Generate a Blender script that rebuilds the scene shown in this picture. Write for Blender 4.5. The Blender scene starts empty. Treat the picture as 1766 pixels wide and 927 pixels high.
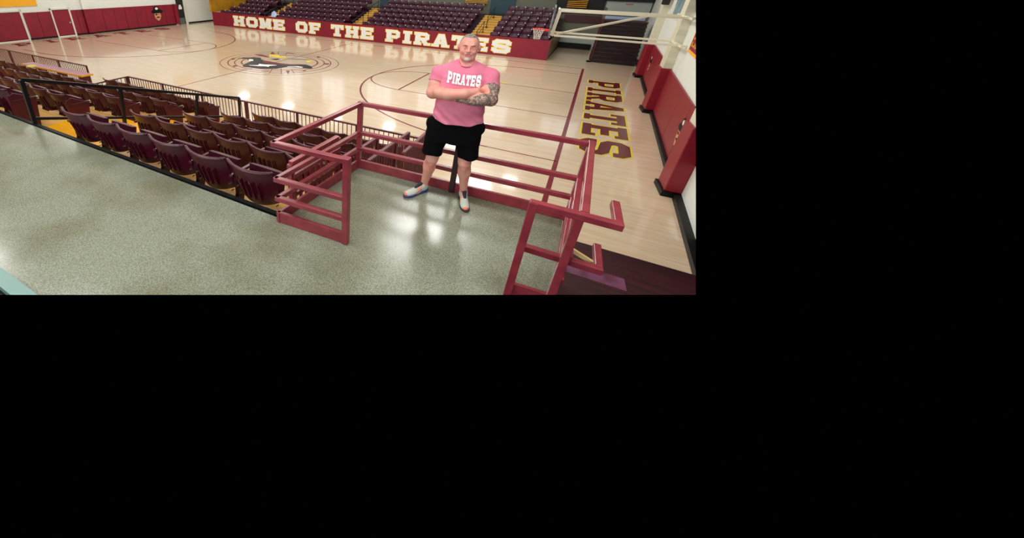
import bpy, bmesh, math, random
import numpy as np
from mathutils import Vector, Matrix
random.seed(7)
scene = bpy.context.scene
COL = scene.collection

# ------------------------------------------------------------------ camera, world, light
CAM = np.array([-1.80536, -18.15273, 5.0422])
CR = np.array([0.88279, 0.46939, 0.018624]); CU = np.array([-0.219669, 0.377444, 0.899601]); CF = np.array([-0.415234, 0.798254, -0.436316])
FPX = 617.013
cd = bpy.data.cameras.new('camera'); cam = bpy.data.objects.new('camera', cd); COL.objects.link(cam)
cam.matrix_world = Matrix(((CR[0], CU[0], -CF[0], CAM[0]), (CR[1], CU[1], -CF[1], CAM[1]), (CR[2], CU[2], -CF[2], CAM[2]), (0, 0, 0, 1)))
cd.sensor_fit = 'HORIZONTAL'; cd.sensor_width = 36; cd.lens = FPX * 36 / 1766
cd.shift_x = (883 - 600) / 1766; cd.shift_y = (254 - 463.5) / 1766
cd.clip_start = .05; cd.clip_end = 200
scene.camera = cam
w = bpy.data.worlds.new('world'); scene.world = w; w.use_nodes = True
w.node_tree.nodes['Background'].inputs[0].default_value = (0, 0, 0, 1); w.node_tree.nodes['Background'].inputs[1].default_value = 0
scene.view_settings.view_transform = 'Standard'; scene.view_settings.look = 'None'; scene.view_settings.gamma = 1
scene.view_settings.use_curve_mapping = False; scene.view_settings.exposure = 0.0

def area(name, loc, size, power, rot=(0, 0, 0), color=(1, 1, 1), spread=math.pi):
    l = bpy.data.lights.new(name, 'AREA'); l.shape = 'RECTANGLE'; l.size, l.size_y = size; l.energy = power; l.color = color; l.spread = spread
    o = bpy.data.objects.new(name, l); COL.objects.link(o); o.location = loc; o.rotation_euler = rot; return o
KEY = 0.55
WARM = (1, .98, .955)
for (x, y) in [(-32.3, 12.9), (-25.5, 12.6), (-19.1, 12.3), (-13.4, 12.9), (-7.0, 12.3), (-1.7, 7.6)]:
    area('bay_lamp_light', (x, y, 8.5), (.9, 1.3), 150 * KEY, color=WARM)
for x, pw_ in ((-32, 400), (-25, 330), (-18, 320), (-11, 390), (-4, 650)):
    for y in (5.5, -1, -8):
        area('court_lamp_light', (x, y, 8.7), (2.4, 2.4), pw_ * KEY, color=WARM)
for x in (-15, -9.5, -4, 0.5):
    area('concourse_lamp_light', (x, -16.3, 8.3), (2.0, 1.2), 260 * KEY, color=WARM)
# added daylight fill from behind the camera, its windows only assumed
area('window_light', (-9, -24.5, 6.6), (9, 3.6), 1300 * KEY, rot=(math.radians(74), 0, math.radians(-12)), color=(.90, .97, 1))
area('window_light', (3.0, -22, 6.5), (4, 3), 420 * KEY, rot=(math.radians(66), 0, math.radians(25)), color=(.95, .98, 1))

# the model ends where the photograph's view of the place ends
NR = CR - (600 / FPX) * CF; NB = -CU - (254 / FPX) * CF
def trim(o):
    me = o.data; M = np.array(o.matrix_world) if o.parent is None else np.eye(4)
    co = np.empty(len(me.vertices) * 3); me.vertices.foreach_get('co', co); co = co.reshape(-1, 3)
    bm = None
    for n in (NR, NB):
        n = n / np.linalg.norm(n)
        if ((co - CAM) @ n).max() > 0.0:
            if bm is None: bm = bmesh.new(); bm.from_mesh(me)
            bmesh.ops.bisect_plane(bm, geom=bm.verts[:] + bm.edges[:] + bm.faces[:], plane_co=Vector(CAM), plane_no=Vector(n), clear_outer=True)
    if bm: bm.to_mesh(me); bm.free()
    return len(me.polygons) > 0

# ------------------------------------------------------------------ materials
def lin(c):
    f = lambda v: (v / 255 / 12.92) if v / 255 <= .04045 else ((v / 255 + .055) / 1.055) ** 2.4
    return (f(c[0]), f(c[1]), f(c[2]), 1)
def mat(name, rgb, rough=.5, metal=0, noise=None, bump=None, coat=0, spec=.5, emit=None, alpha=None):
    m = bpy.data.materials.new(name); m.use_nodes = True; nt = m.node_tree; b = nt.nodes['Principled BSDF']
    b.inputs['Base Color'].default_value = lin(rgb); b.inputs['Roughness'].default_value = rough; b.inputs['Metallic'].default_value = metal
    b.inputs['Specular IOR Level'].default_value = spec
    if coat: b.inputs['Coat Weight'].default_value = coat; b.inputs['Coat Roughness'].default_value = .08
    if emit: b.inputs['Emission Color'].default_value = lin(emit[0]); b.inputs['Emission Strength'].default_value = emit[1]
    if alpha is not None: b.inputs['Alpha'].default_value = alpha
    if noise or bump:
        tc = nt.nodes.new('ShaderNodeTexCoord'); mp = nt.nodes.new('ShaderNodeMapping'); nt.links.new(tc.outputs['Object'], mp.inputs[0])
        nz = nt.nodes.new('ShaderNodeTexNoise'); nt.links.new(mp.outputs[0], nz.inputs[0]); nz.inputs['Detail'].default_value = 4
        if noise:
            rgb2, sc, st, lo, hi = noise; nz.inputs['Scale'].default_value = sc; mp.inputs['Scale'].default_value = st
            cr = nt.nodes.new('ShaderNodeValToRGB'); cr.color_ramp.elements[0].position = lo; cr.color_ramp.elements[1].position = hi
            cr.color_ramp.elements[0].color = lin(rgb); cr.color_ramp.elements[1].color = lin(rgb2)
            nt.links.new(nz.outputs[0], cr.inputs[0]); nt.links.new(cr.outputs[0], b.inputs['Base Color'])
        if bump:
            n2 = nt.nodes.new('ShaderNodeTexNoise'); n2.inputs['Scale'].default_value = bump[0]; nt.links.new(tc.outputs['Object'], n2.inputs[0])
            bp = nt.nodes.new('ShaderNodeBump'); bp.inputs['Strength'].default_value = bump[1]; bp.inputs['Distance'].default_value = bump[2]
            nt.links.new(n2.outputs[0], bp.inputs['Height']); nt.links.new(bp.outputs[0], b.inputs['Normal'])
    return m
def wood_floor():
    m = bpy.data.materials.new('maple court floor'); m.use_nodes = True; nt = m.node_tree; b = nt.nodes['Principled BSDF']; L = nt.links.new
    tc = nt.nodes.new('ShaderNodeTexCoord'); mp = nt.nodes.new('ShaderNodeMapping'); L(tc.outputs['Object'], mp.inputs[0])
    br = nt.nodes.new('ShaderNodeTexBrick'); L(mp.outputs[0], br.inputs[0])
    br.inputs['Scale'].default_value = 1; br.inputs['Brick Width'].default_value = 1.5; br.inputs['Row Height'].default_value = .075; br.inputs['Mortar Size'].default_value = .0012
    br.inputs['Color1'].default_value = lin((212, 194, 168)); br.inputs['Color2'].default_value = lin((202, 177, 143)); br.inputs['Mortar'].default_value = lin((174, 140, 102)); br.offset = .37
    nz = nt.nodes.new('ShaderNodeTexNoise'); m2 = nt.nodes.new('ShaderNodeMapping'); m2.inputs['Scale'].default_value = (.35, 5.5, 1); L(tc.outputs['Object'], m2.inputs[0]); L(m2.outputs[0], nz.inputs[0]); nz.inputs['Scale'].default_value = 2.2; nz.inputs['Detail'].default_value = 5
    cr = nt.nodes.new('ShaderNodeValToRGB'); cr.color_ramp.elements[0].color = lin((198, 169, 134)); cr.color_ramp.elements[1].color = lin((216, 202, 180)); cr.color_ramp.elements[0].position = .3; cr.color_ramp.elements[1].position = .7
    L(nz.outputs[0], cr.inputs[0])
    mx = nt.nodes.new('ShaderNodeMixRGB'); mx.inputs[0].default_value = .5; L(br.outputs[0], mx.inputs[1]); L(cr.outputs[0], mx.inputs[2]); L(mx.outputs[0], b.inputs['Base Color'])
    b.inputs['Roughness'].default_value = .22; b.inputs['Coat Weight'].default_value = .7; b.inputs['Coat Roughness'].default_value = .07
    return m
def terrazzo():
    m = bpy.data.materials.new('speckled concourse floor'); m.use_nodes = True; nt = m.node_tree; b = nt.nodes['Principled BSDF']; L = nt.links.new
    tc = nt.nodes.new('ShaderNodeTexCoord')
    nz = nt.nodes.new('ShaderNodeTexNoise'); L(tc.outputs['Object'], nz.inputs[0]); nz.inputs['Scale'].default_value = 95; nz.inputs['Detail'].default_value = 3
    cr = nt.nodes.new('ShaderNodeValToRGB'); e = cr.color_ramp.elements; e[0].position = .36; e[0].color = lin((112, 114, 97)); e[1].position = .64; e[1].color = lin((150, 157, 143)); L(nz.outputs[0], cr.inputs[0])
    n2 = nt.nodes.new('ShaderNodeTexNoise'); L(tc.outputs['Object'], n2.inputs[0]); n2.inputs['Scale'].default_value = 1.3
    c2 = nt.nodes.new('ShaderNodeValToRGB'); c2.color_ramp.elements[0].color = lin((222, 216, 200)); c2.color_ramp.elements[1].color = lin((255, 255, 250)); c2.color_ramp.elements[0].position = .35; c2.color_ramp.elements[1].position = .6; L(n2.outputs[0], c2.inputs[0])
    mx = nt.nodes.new('ShaderNodeMixRGB'); mx.blend_type = 'MULTIPLY'; mx.inputs[0].default_value = 1; L(cr.outputs[0], mx.inputs[1]); L(c2.outputs[0], mx.inputs[2]); L(mx.outputs[0], b.inputs['Base Color'])
    b.inputs['Roughness'].default_value = .2
    return m
def blocks(name, rgb):
    m = bpy.data.materials.new(name); m.use_nodes = True; nt = m.node_tree; b = nt.nodes['Principled BSDF']; L = nt.links.new
    tc = nt.nodes.new('ShaderNodeTexCoord'); mp = nt.nodes.new('ShaderNodeMapping'); mp.inputs['Rotation'].default_value = (math.pi / 2, 0, math.pi / 2); L(tc.outputs['Object'], mp.inputs[0])
    sp = nt.nodes.new('ShaderNodeSeparateXYZ'); cb = nt.nodes.new('ShaderNodeCombineXYZ'); L(tc.outputs['Object'], sp.inputs[0]); L(sp.outputs[1], cb.inputs[0]); L(sp.outputs[2], cb.inputs[1])
    br = nt.nodes.new('ShaderNodeTexBrick'); L(cb.outputs[0], br.inputs[0]); br.inputs['Scale'].default_value = 1; br.inputs['Brick Width'].default_value = .42; br.inputs['Row Height'].default_value = .21; br.inputs['Mortar Size'].default_value = .006
    d = tuple(v - 9 for v in rgb); br.inputs['Color1'].default_value = lin(rgb); br.inputs['Color2'].default_value = lin(rgb); br.inputs['Mortar'].default_value = lin(d); L(br.outputs[0], b.inputs['Base Color']); b.inputs['Roughness'].default_value = .55
    return m
M = dict(
    court=wood_floor(), terrazzo=terrazzo(), white_wall=blocks('white painted block wall', (226, 232, 226)), ceiling=mat('pale ceiling', (225, 225, 220), .8),
    beige=blocks('cream painted pillar', (214, 212, 190)),
    pad=mat('crimson wall padding', (138, 16, 44), .42, noise=((124, 14, 40), 1.2, (1, 1, 1), .4, .65)), pad2=mat('crimson padding of the end wall', (134, 20, 38), .42), seam=mat('dark padding seam', (95, 10, 28), .6),
    black=mat('black rubber base', (8, 10, 10), .5, spec=.25), line=mat('maroon court paint', (112, 18, 32), .22), line2=mat('dark maroon lettering paint', (92, 14, 30), .22),
    yellowp=mat('yellow paint', (216, 196, 40), .3), whitep=mat('white vinyl lettering', (235, 238, 235), .4), yello=mat('yellow vinyl outline', (250, 214, 70), .4),
    seat=mat('maroon seat plastic', (72, 10, 32), .32, noise=((60, 8, 27), 3, (1, 1, 1), .4, .6)), seatd=mat('dark maroon seat fitting', (52, 14, 24), .4), bolt=mat('steel bolt', (190, 185, 180), .3, .9),
    fseat=mat('far seat plastic', (66, 26, 46), .3), fseatd=mat('far seat shadow plastic', (44, 16, 30), .4), disc=mat('pale seat disc', (235, 225, 225), .3),  # fseatd is a darker maroon for the arm stands and far decks
    railp=mat('dusty maroon rail paint', (144, 54, 62), .26, noise=((130, 46, 56), 7, (1, 1, 1), .42, .6)), raild=mat('dark maroon fence paint', (84, 30, 38), .42), railblk=mat('black rail paint', (14, 16, 18), .35),
    tread=mat('tan plywood tread', (230, 184, 112), .35, noise=((214, 162, 82), 3, (1, 12, 12), .35, .65)), riser=mat('golden yellow riser', (232, 168, 16), .35, noise=((222, 150, 12), 3, (1, 6, 6), .35, .65)),
    mar=mat('dark maroon step paint', (62, 20, 30), .36, noise=((36, 12, 20), 3, (.4, 14, 1), .42, .6)), purple=mat('worn purple landing paint', (112, 62, 92), .4, noise=((80, 30, 50), 5, (1, 1, 1), .45, .62)),
    daywin=mat('bright frosted window', (225, 235, 240), .4, emit=((228, 238, 248), .85)),
    endw=mat('brown varnished end panel', (112, 84, 42), .4, noise=((90, 62, 30), 1.5, (1, 1, 1), .4, .65)),  # gold end panel, its colour browned and darkened for the shade it stands in
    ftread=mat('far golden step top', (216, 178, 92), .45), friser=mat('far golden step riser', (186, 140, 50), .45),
    railm=mat('shaded maroon guard paint', (112, 42, 56), .4), blackp=mat('black court paint', (10, 10, 12), .3, spec=.25),  # railm is a darker maroon for the low guards
    tube=mat('cream steel tube', (226, 222, 200), .4), glass=mat('backboard glass', (150, 180, 190), .08, alpha=.25), grey=mat('grey steel', (110, 118, 118), .4, .4), orange=mat('orange rim paint', (226, 52, 24), .4), net=mat('white net cord', (232, 226, 214), .8),
    gold=mat('gold painted plywood', (196, 142, 24), .45, noise=((172, 118, 22), 1.5, (1, 1, 1), .4, .65)), dark=mat('near black wall', (20, 20, 24), .7), teal=mat('dark teal wall', (38, 70, 82), .6), backg=mat('grey green wall', (108, 112, 98), .6), backm=mat('dark maroon band', (70, 28, 36), .5),
    lblue=mat('pale blue board', (170, 190, 222), .4), lgrey=mat('light grey wall panel', (168, 178, 172), .5), winb=mat('blue grey window glass', (120, 160, 178), .12), frame=mat('white door frame', (222, 222, 208), .4), steel=mat('brushed steel plate', (180, 178, 172), .35, .7),
    pinktop=mat('lilac counter top', (176, 124, 140), .3), ledge=mat('blue grey painted curb', (110, 146, 138), .35), wood=mat('raw pine brace', (206, 176, 120), .6), tan=mat('tan panel', (214, 176, 120), .6), face=mat('tan emblem paint', (206, 150, 110), .5), redtxt=mat('red notice lettering', (190, 60, 50), .5),
    bannerm=mat('maroon banner cloth', (130, 20, 44), .7), bannery=mat('gold banner cloth', (244, 176, 30), .7),
)

# ------------------------------------------------------------------ mesh helpers
class MB:
    def __init__(s): s.v = []; s.f = []
    def box(s, x0, x1, y0, y1, z0, z1):
        return s.hexa([(x0, y0), (x1, y0), (x1, y1), (x0, y1)], z0, z1)
    def hexa(s, q, z0, z1):
        n = len(q); a = sum(q[i][0] * q[(i + 1) % n][1] - q[(i + 1) % n][0] * q[i][1] for i in range(n))
        if a < 0: q = q[::-1]
        k = len(s.v); s.v += [(p[0], p[1], z0) for p in q] + [(p[0], p[1], z1) for p in q]
        s.f += [tuple(k + i for i in range(n))[::-1], tuple(k + n + i for i in range(n))] + [(k + i, k + (i + 1) % n, k + n + (i + 1) % n, k + n + i) for i in range(n)]
        return s
    def bar(s, a, b, w, h, up=(0, 0, 1)):
        a, b, up = Vector(a), Vector(b), Vector(up); d = (b - a).normalized(); r = d.cross(up)
        if r.length < 1e-4: r = d.cross(Vector((0, 1, 0)))
        r.normalize(); u = r.cross(d); k = len(s.v)
        for p in (a, b):
            for i, j in ((-1, -1), (1, -1), (1, 1), (-1, 1)): s.v.append(tuple(p + r * (i * w / 2) + u * (j * h / 2)))
        s.f += [(k, k + 1, k + 2, k + 3)[::-1] if False else (k + 3, k + 2, k + 1, k), (k + 4, k + 5, k + 6, k + 7)] + [(k + i, k + (i + 1) % 4, k + 4 + (i + 1) % 4, k + 4 + i) for i in range(4)]
        return s
    def tube(s, pts, r, n=8, closed=False):
        pts = [Vector(p) for p in pts]; k = len(s.v); N = len(pts); prev = None
        for i, p in enumerate(pts):
            d = (pts[(i + 1) % N] - pts[i - 1]) if closed else (pts[min(i + 1, N - 1)] - pts[max(i - 1, 0)]); d.normalize()
            a = d.cross(Vector((0, 0, 1)));
            if a.length < .05: a = d.cross(Vector((1, 0, 0)))
            a.normalize()
            if prev is not None:
                a = (prev - d * prev.dot(d)).normalized()
            prev = a; b = d.cross(a)
            rr = r[i] if isinstance(r, (list, tuple)) else r
            for j in range(n): t = 2 * math.pi * j / n; s.v.append(tuple(p + a * (rr * math.cos(t)) + b * (rr * math.sin(t))))
        for i in range(N if closed else N - 1):
            i2 = (i + 1) % N
            for j in range(n): s.f.append((k + i * n + j, k + i * n + (j + 1) % n, k + i2 * n + (j + 1) % n, k + i2 * n + j))
        if not closed: s.f += [tuple(k + j for j in range(n))[::-1], tuple(k + (N - 1) * n + j for j in range(n))]
        return s
    def quad(s, a, b, c, d):
        k = len(s.v); s.v += [tuple(a), tuple(b), tuple(c), tuple(d)]; s.f.append((k, k + 1, k + 2, k + 3)); return s
    def slab(s, poly3, nrm, th):
        n = len(poly3); k = len(s.v); nv = Vector(nrm).normalized() * th
        s.v += [tuple(p) for p in poly3] + [tuple(Vector(p) + nv) for p in poly3]
        s.f += [tuple(k + i for i in range(n))[::-1], tuple(k + n + i for i in range(n))] + [(k + i, k + (i + 1) % n, k + n + (i + 1) % n, k + n + i) for i in range(n)]
        return s
    def build(s, name, m, parent=None, bevel=0, smooth=False, cut=False, kind=None):
        me = bpy.data.meshes.new(name); me.from_pydata(s.v, [], s.f)
        if isinstance(m, (list, tuple)): [me.materials.append(x) for x in m]
        else: me.materials.append(m)
        bm = bmesh.new(); bm.from_mesh(me); bmesh.ops.recalc_face_normals(bm, faces=bm.faces)
        if bevel: bmesh.ops.bevel(bm, geom=bm.edges[:], offset=bevel, segments=2, affect='EDGES', profile=.5)
        bm.to_mesh(me); bm.free()
        if smooth:
            me.polygons.foreach_set('use_smooth', [True] * len(me.polygons))
        o = bpy.data.objects.new(name, me); COL.objects.link(o)
        if parent: o.parent = parent
        if kind: o['kind'] = kind
        if cut and not trim(o): bpy.data.objects.remove(o); return None
        return o
def box(*a): return MB().box(*a)
def empty(name, loc=(0, 0, 0), rz=0):
    o = bpy.data.objects.new(name, None); COL.objects.link(o); o.location = loc; o.rotation_euler = (0, 0, rz); return o
def tag(o, label, cat, group=None):
    o['label'] = label; o['category'] = cat
    if group: o['group'] = group
    return o
def copy_tree(o, parent=None):
    c = o.copy(); COL.objects.link(c)
    if parent: c.parent = parent
    for ch in o.children: copy_tree(ch, c)
    return c
EXC, EYX, EYY = 1.2625, .105, 1.0919
def CT(u, v, z=0): return Vector((EXC * u + EYX * v, EYY * v, z))
def XR(y): return 2.94 + .103 * y
def XL(y): return -36.15 + .10 * y

# ------------------------------------------------------------------ lettering (own slab-serif block glyphs)
def ribbon(pts, w, closed=False):
    P = [Vector((p[0], p[1])) for p in pts]; N = len(P); o = []; n_ = []
    for i in range(N):
        a = P[i - 1] if (closed or i > 0) else None; c = P[(i + 1) % N] if (closed or i < N - 1) else None
        d1 = (P[i] - a).normalized() if a is not None else None; d2 = (c - P[i]).normalized() if c is not None else None
        d1 = d1 or d2; d2 = d2 or d1; n1 = Vector((-d1.y, d1.x)); n2 = Vector((-d2.y, d2.x)); m = (n1 + n2).normalized(); k = 1 / max(.5, m.dot(n1))
        o.append(P[i] + m * (w / 2 * k)); n_.append(P[i] - m * (w / 2 * k))
    return [[o[i], n_[i], n_[(i + 1) % N], o[(i + 1) % N]] for i in range(N if closed else N - 1)]
def rc(x0, x1, y0, y1): return [Vector((x0, y0)), Vector((x1, y0)), Vector((x1, y1)), Vector((x0, y1))]
S0, T0 = .27, .22
def glyph(c):
    if c == 'H': return [rc(.08, .08 + S0, 0, 1), rc(.92 - S0, .92, 0, 1), rc(.3, .7, .39, .61), rc(0, .43, 0, .15), rc(.57, 1, 0, .15), rc(0, .43, .85, 1), rc(.57, 1, .85, 1)]
    if c == 'I': return [rc(.36, .64, 0, 1), rc(.24, .76, 0, .15), rc(.24, .76, .85, 1)]
    if c == 'O': return ribbon([(.14, .26), (.14, .74), (.28, .89), (.72, .89), (.86, .74), (.86, .26), (.72, .11), (.28, .11)], .25, True)
    if c == 'M': return [rc(.07, .3, 0, 1), rc(.73, .95, 0, 1), rc(0, .4, 0, .15), rc(.63, 1.02, 0, .15), rc(0, .3, .85, 1), rc(.73, 1.02, .85, 1), [Vector((.42, .12)), Vector((.6, .12)), Vector((.36, 1)), Vector((.1, 1))], [Vector((.42, .12)), Vector((.6, .12)), Vector((.92, 1)), Vector((.66, 1))]]
    if c == 'E': return [rc(.08, .36, 0, 1), rc(0, .92, 0, .2), rc(0, .9, .8, 1), rc(.3, .78, .41, .6), rc(.74, .92, .1, .3), rc(.72, .9, .72, .9)]
    if c == 'F': return [rc(.08, .36, 0, 1), rc(0, .5, 0, .15), rc(0, .92, .8, 1), rc(.3, .8, .38, .58), rc(.74, .92, .7, .9)]
    if c == 'T': return [rc(.36, .64, 0, 1), rc(.02, .98, .8, 1), rc(.02, .2, .66, .9), rc(.8, .98, .66, .9), rc(.24, .76, 0, .15)]
    if c == 'P': return [rc(.08, .36, 0, 1), rc(0, .48, 0, .15), rc(0, .2, .85, 1)] + ribbon([(.3, .9), (.72, .9), (.84, .8), (.84, .52), (.72, .42), (.3, .42)], .2)
    if c == 'R': return [rc(.08, .36, 0, 1), rc(0, .45, 0, .15), rc(0, .2, .85, 1), [Vector((.42, .42)), Vector((.66, .42)), Vector((.98, 0)), Vector((.68, 0))], rc(.66, 1.02, 0, .14)] + ribbon([(.3, .9), (.7, .9), (.82, .8), (.82, .56), (.7, .46), (.3, .46)], .2)
    if c == 'A': return [[Vector((.06, 0)), Vector((.3, 0)), Vector((.58, 1)), Vector((.36, 1))], [Vector((.68, 0)), Vector((.96, 0)), Vector((.68, 1)), Vector((.44, 1))], rc(.25, .75, .24, .4), rc(-.02, .4, 0, .13), rc(.6, 1.04, 0, .13)]
    if c == 'S': return ribbon([(.86, .66), (.86, .80), (.76, .89), (.24, .89), (.13, .79), (.13, .62), (.24, .53), (.76, .47), (.87, .38), (.87, .21), (.76, .11), (.24, .11), (.14, .2), (.14, .34)], .235)
def inflate(poly, d):
    c = sum(poly, Vector((0, 0))) / len(poly); n = len(poly)
    a = sum(poly[i].x * poly[(i + 1) % n].y - poly[(i + 1) % n].x * poly[i].y for i in range(n))
    if a < 0: poly = poly[::-1]
    if d == 0: return poly
    out = []
    for i in range(n):
        d1 = (poly[i] - poly[i - 1]).normalized(); d2 = (poly[(i + 1) % n] - poly[i]).normalized(); n1 = Vector((d1.y, -d1.x)); n2 = Vector((d2.y, -d2.x)); m = (n1 + n2)
        m = m.normalized() if m.length > 1e-5 else n1; out.append(poly[i] + m * (d / max(.82, m.dot(n1))))
    return out
def text_mesh(words, org, right, up, nrm, h, lift, d=0, mapf=None, th=.002, gap=.16):
    """words: [(string, x_start, x_end)] in metres along right; every letter h tall"""
    mb = MB(); R, U, Nn, O = Vector(right), Vector(up), Vector(nrm), Vector(org)
    for s, x0, x1 in words:
        ws = [.62 if c == 'I' else 1.0 for c in s]; tot = sum(ws) + gap * (len(s) - 1); sc = (x1 - x0) / tot; x = x0
        for c, wd in zip(s, ws):
            off = -.19 if c == 'I' else 0
            for q, poly in enumerate(glyph(c)):
                pl = [Vector((x + (p.x + off) * sc, p.y * h)) for p in poly]
                pl = inflate(pl, d)
                lf = lift + q * .00012
                mb.slab([O + R * p.x + U * p.y + Nn * lf for p in pl] if mapf is None else [mapf(p, lf) for p in pl], Nn, th)
            x += (wd + gap) * sc
    return mb

# ------------------------------------------------------------------ structure: floors
fl = MB().hexa([(-37.6, -15.7), (4.9, -15.7), (4.9, 19), (-37.6, 19)], -.1, 0).build('floor', M['court'], kind='structure', cut=True)
def ringmesh(cu, cv, r, wd, z, a0=0, a1=360, n=96):
    mb = MB(); c = [];
    for i in range(n + 1):
        t = math.radians(a0 + (a1 - a0) * i / n); c.append((cu + (r - wd / 2) * math.cos(t), cv + (r - wd / 2) * math.sin(t), cu + (r + wd / 2) * math.cos(t), cv + (r + wd / 2) * math.sin(t)))
    for a, b in zip(c[:-1], c[1:]): mb.quad(CT(a[0], a[1], z), CT(b[0], b[1], z), CT(b[2], b[3], z), CT(a[2], a[3], z))
    return mb
def line(u0, v0, u1, v1, wd=.05, z=.002):
    d = Vector((u1 - u0, v1 - v0)).normalized(); n = Vector((-d.y, d.x)) * wd / 2
    return MB().quad(CT(u0 + n.x, v0 + n.y, z), CT(u1 + n.x, v1 + n.y, z), CT(u1 - n.x, v1 - n.y, z), CT(u0 - n.x, v0 - n.y, z))
FT = .3048; LEN = 84 * FT
def pl(mb, name='painted_line', m='line'): return mb.build(name, M[m], fl, cut=True)
pl(line(0, -9.3, 0, 7.62, .10)); pl(line(-LEN, 7.62, 0, 7.62, .05)); pl(line(-LEN / 2, -7.62, -LEN / 2, 7.62, .05))
for s, u in ((-1, 0), (1, -LEN)):
    for v in (-1.83, 1.83): pl(line(u, v, u + s * 19 * FT, v, .045))
    pl(line(u + s * 19 * FT, -1.83, u + s * 19 * FT, 1.83, .07)); a0 = 90 if s < 0 else -90
    pl(ringmesh(u + s * 19 * FT, 0, 6 * FT, .055, .0022, a0, a0 + 180)); pl(ringmesh(u + s * 5.25 * FT, 0, 19.75 * FT, .07, .0024, a0, a0 + 180))
    for v in (-19.75 * FT, 19.75 * FT): pl(line(u, v, u + s * 5.25 * FT, v, .05))
    for v in (-1.95, 1.95):
        for k in ((2.6, 4.0) if s < 0 else ()): pl(line(u + s * k - .15, v, u + s * k + .15, v, .13, .003), 'lane_mark', 'yellowp')
for rr, wd, m in ((2.9, .035, 'line'), (2.52, .05, 'line'), (2.2, .05, 'line'), (1.87, .07, 'line')): pl(ringmesh(-12.68, -.25, rr, wd, .0026), 'emblem_ring', m)
EMB = {'coat': [(-17.22, -2.29), (-17.5, -1.79), (-17.61, -1.16), (-17.88, -0.59), (-18.17, -0.12), (-17.86, 0.08), (-17.32, -0.48), (-16.77, -0.86), (-16.19, -0.95), (-15.44, -0.7), (-14.95, -0.27), (-14.3, 0.03), (-13.66, -0.23), (-13.38, -0.59), (-13.54, -0.8), (-14.05, -0.8), (-14.87, -1.11), (-15.13, -1.81), (-15.82, -2.25), (-16.58, -2.31), (-16.99, -2.47)], 'arm': [(-19.0, -0.93), (-18.79, -0.52), (-18.24, -0.04), (-17.71, -0.09), (-17.32, -0.48), (-17.6, -0.91), (-18.37, -0.78)], 'sash': [(-17.57, -0.26), (-17.06, -0.44), (-16.43, -0.51), (-15.87, -0.51), (-15.13, -0.39), (-14.62, -0.06), (-14.28, -0.0), (-14.78, -0.51), (-15.63, -0.82), (-16.26, -1.0), (-16.78, -0.91)], 'hand': [(-18.18, -0.65), (-17.92, -0.61), (-17.6, -0.91), (-17.86, -1.07)], 'gtr': [(-17.09, -1.87), (-16.62, -1.64), (-16.93, -1.08), (-16.55, -1.19), (-16.2, -1.07), (-15.69, -1.02), (-15.6, -1.14), (-15.84, -1.52), (-15.62, -1.91), (-15.94, -1.79), (-16.35, -1.95), (-16.99, -1.98)], 'streak': [(-14.94, -0.94), (-14.51, -0.51), (-13.99, -0.66), (-14.0, -0.88), (-14.47, -0.79), (-14.83, -1.09)], 'yel1': [(-18.07, 1.19), (-17.45, 1.46), (-17.12, 1.11), (-16.73, 1.22), (-16.42, 0.89), (-17.0, 0.64), (-17.68, 0.74)], 'yel2': [(-14.89, 0.97), (-14.58, 1.17), (-14.41, 0.91), (-14.5, 0.49)], 'sword': [(-16.38, 0.91), (-15.85, 0.99), (-14.83, 1.39), (-14.74, 1.25), (-15.74, 0.75)], 'cloud': [(-18.9, 0.65), (-18.54, 0.89), (-17.53, 0.56), (-17.51, 0.39), (-18.28, 0.43)], 'dk': [(-17.07, 0.07), (-16.74, 0.47), (-16.49, 0.37), (-16.56, 0.02)],
 't1': [(-18.52, 2.1), (-18.07, 1.34), (-17.82, 1.5)], 't2': [(-13.79, -2.43), (-14.38, -1.84), (-14.19, -1.72)], 'd1': [(-19.17, -1.29), (-19.25, -1.01), (-18.93, -1.06), (-18.88, -1.36)], 'd2': [(-17.72, -2.65), (-17.74, -2.4), (-17.44, -2.47), (-17.41, -2.74)], 'd3': [(-14.92, 2.18), (-14.9, 2.47), (-14.62, 2.33), (-14.66, 2.08)], 'r4': [(-13.47, 0.91), (-13.23, 1.07), (-13.11, 0.79), (-13.32, 0.66)], 'r5': [(-13.66, -1.33), (-13.46, -1.0), (-13.42, -1.42)], 'l1': [(-18.19, 2.31), (-18.15, 2.33), (-17.37, 1.36), (-17.42, 1.34)], 'l2': [(-14.95, -1.59), (-14.91, -1.57), (-14.13, -2.56), (-14.17, -2.58)], 'l3': [(-17.45, 2.35), (-17.41, 2.36), (-16.99, 1.6), (-17.03, 1.59)], 'l4': [(-15.32, -1.92), (-15.28, -1.91), (-14.75, -2.86), (-14.79, -2.87)], 'l5': [(-14.35, -1.41), (-14.31, -1.4), (-13.58, -2.12), (-13.62, -2.13)], 'b1': [(-17.41, 2.37), (-16.84, 2.36), (-16.74, 2.18), (-17.29, 2.21)], 'b2': [(-15.55, -2.57), (-15.13, -2.38), (-15.05, -2.52), (-15.45, -2.7)]}
for k in ('gtr', 'streak'):
    c_ = np.mean(EMB[k], 0); e_ = np.array((.84, .54)); p_ = np.array((-.54, .84)); EMB[k] = [tuple(c_ + e_ * ((np.array(q) - c_) @ e_) + p_ * ((np.array(q) - c_) @ p_) * .6) for q in EMB[k]]
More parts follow.
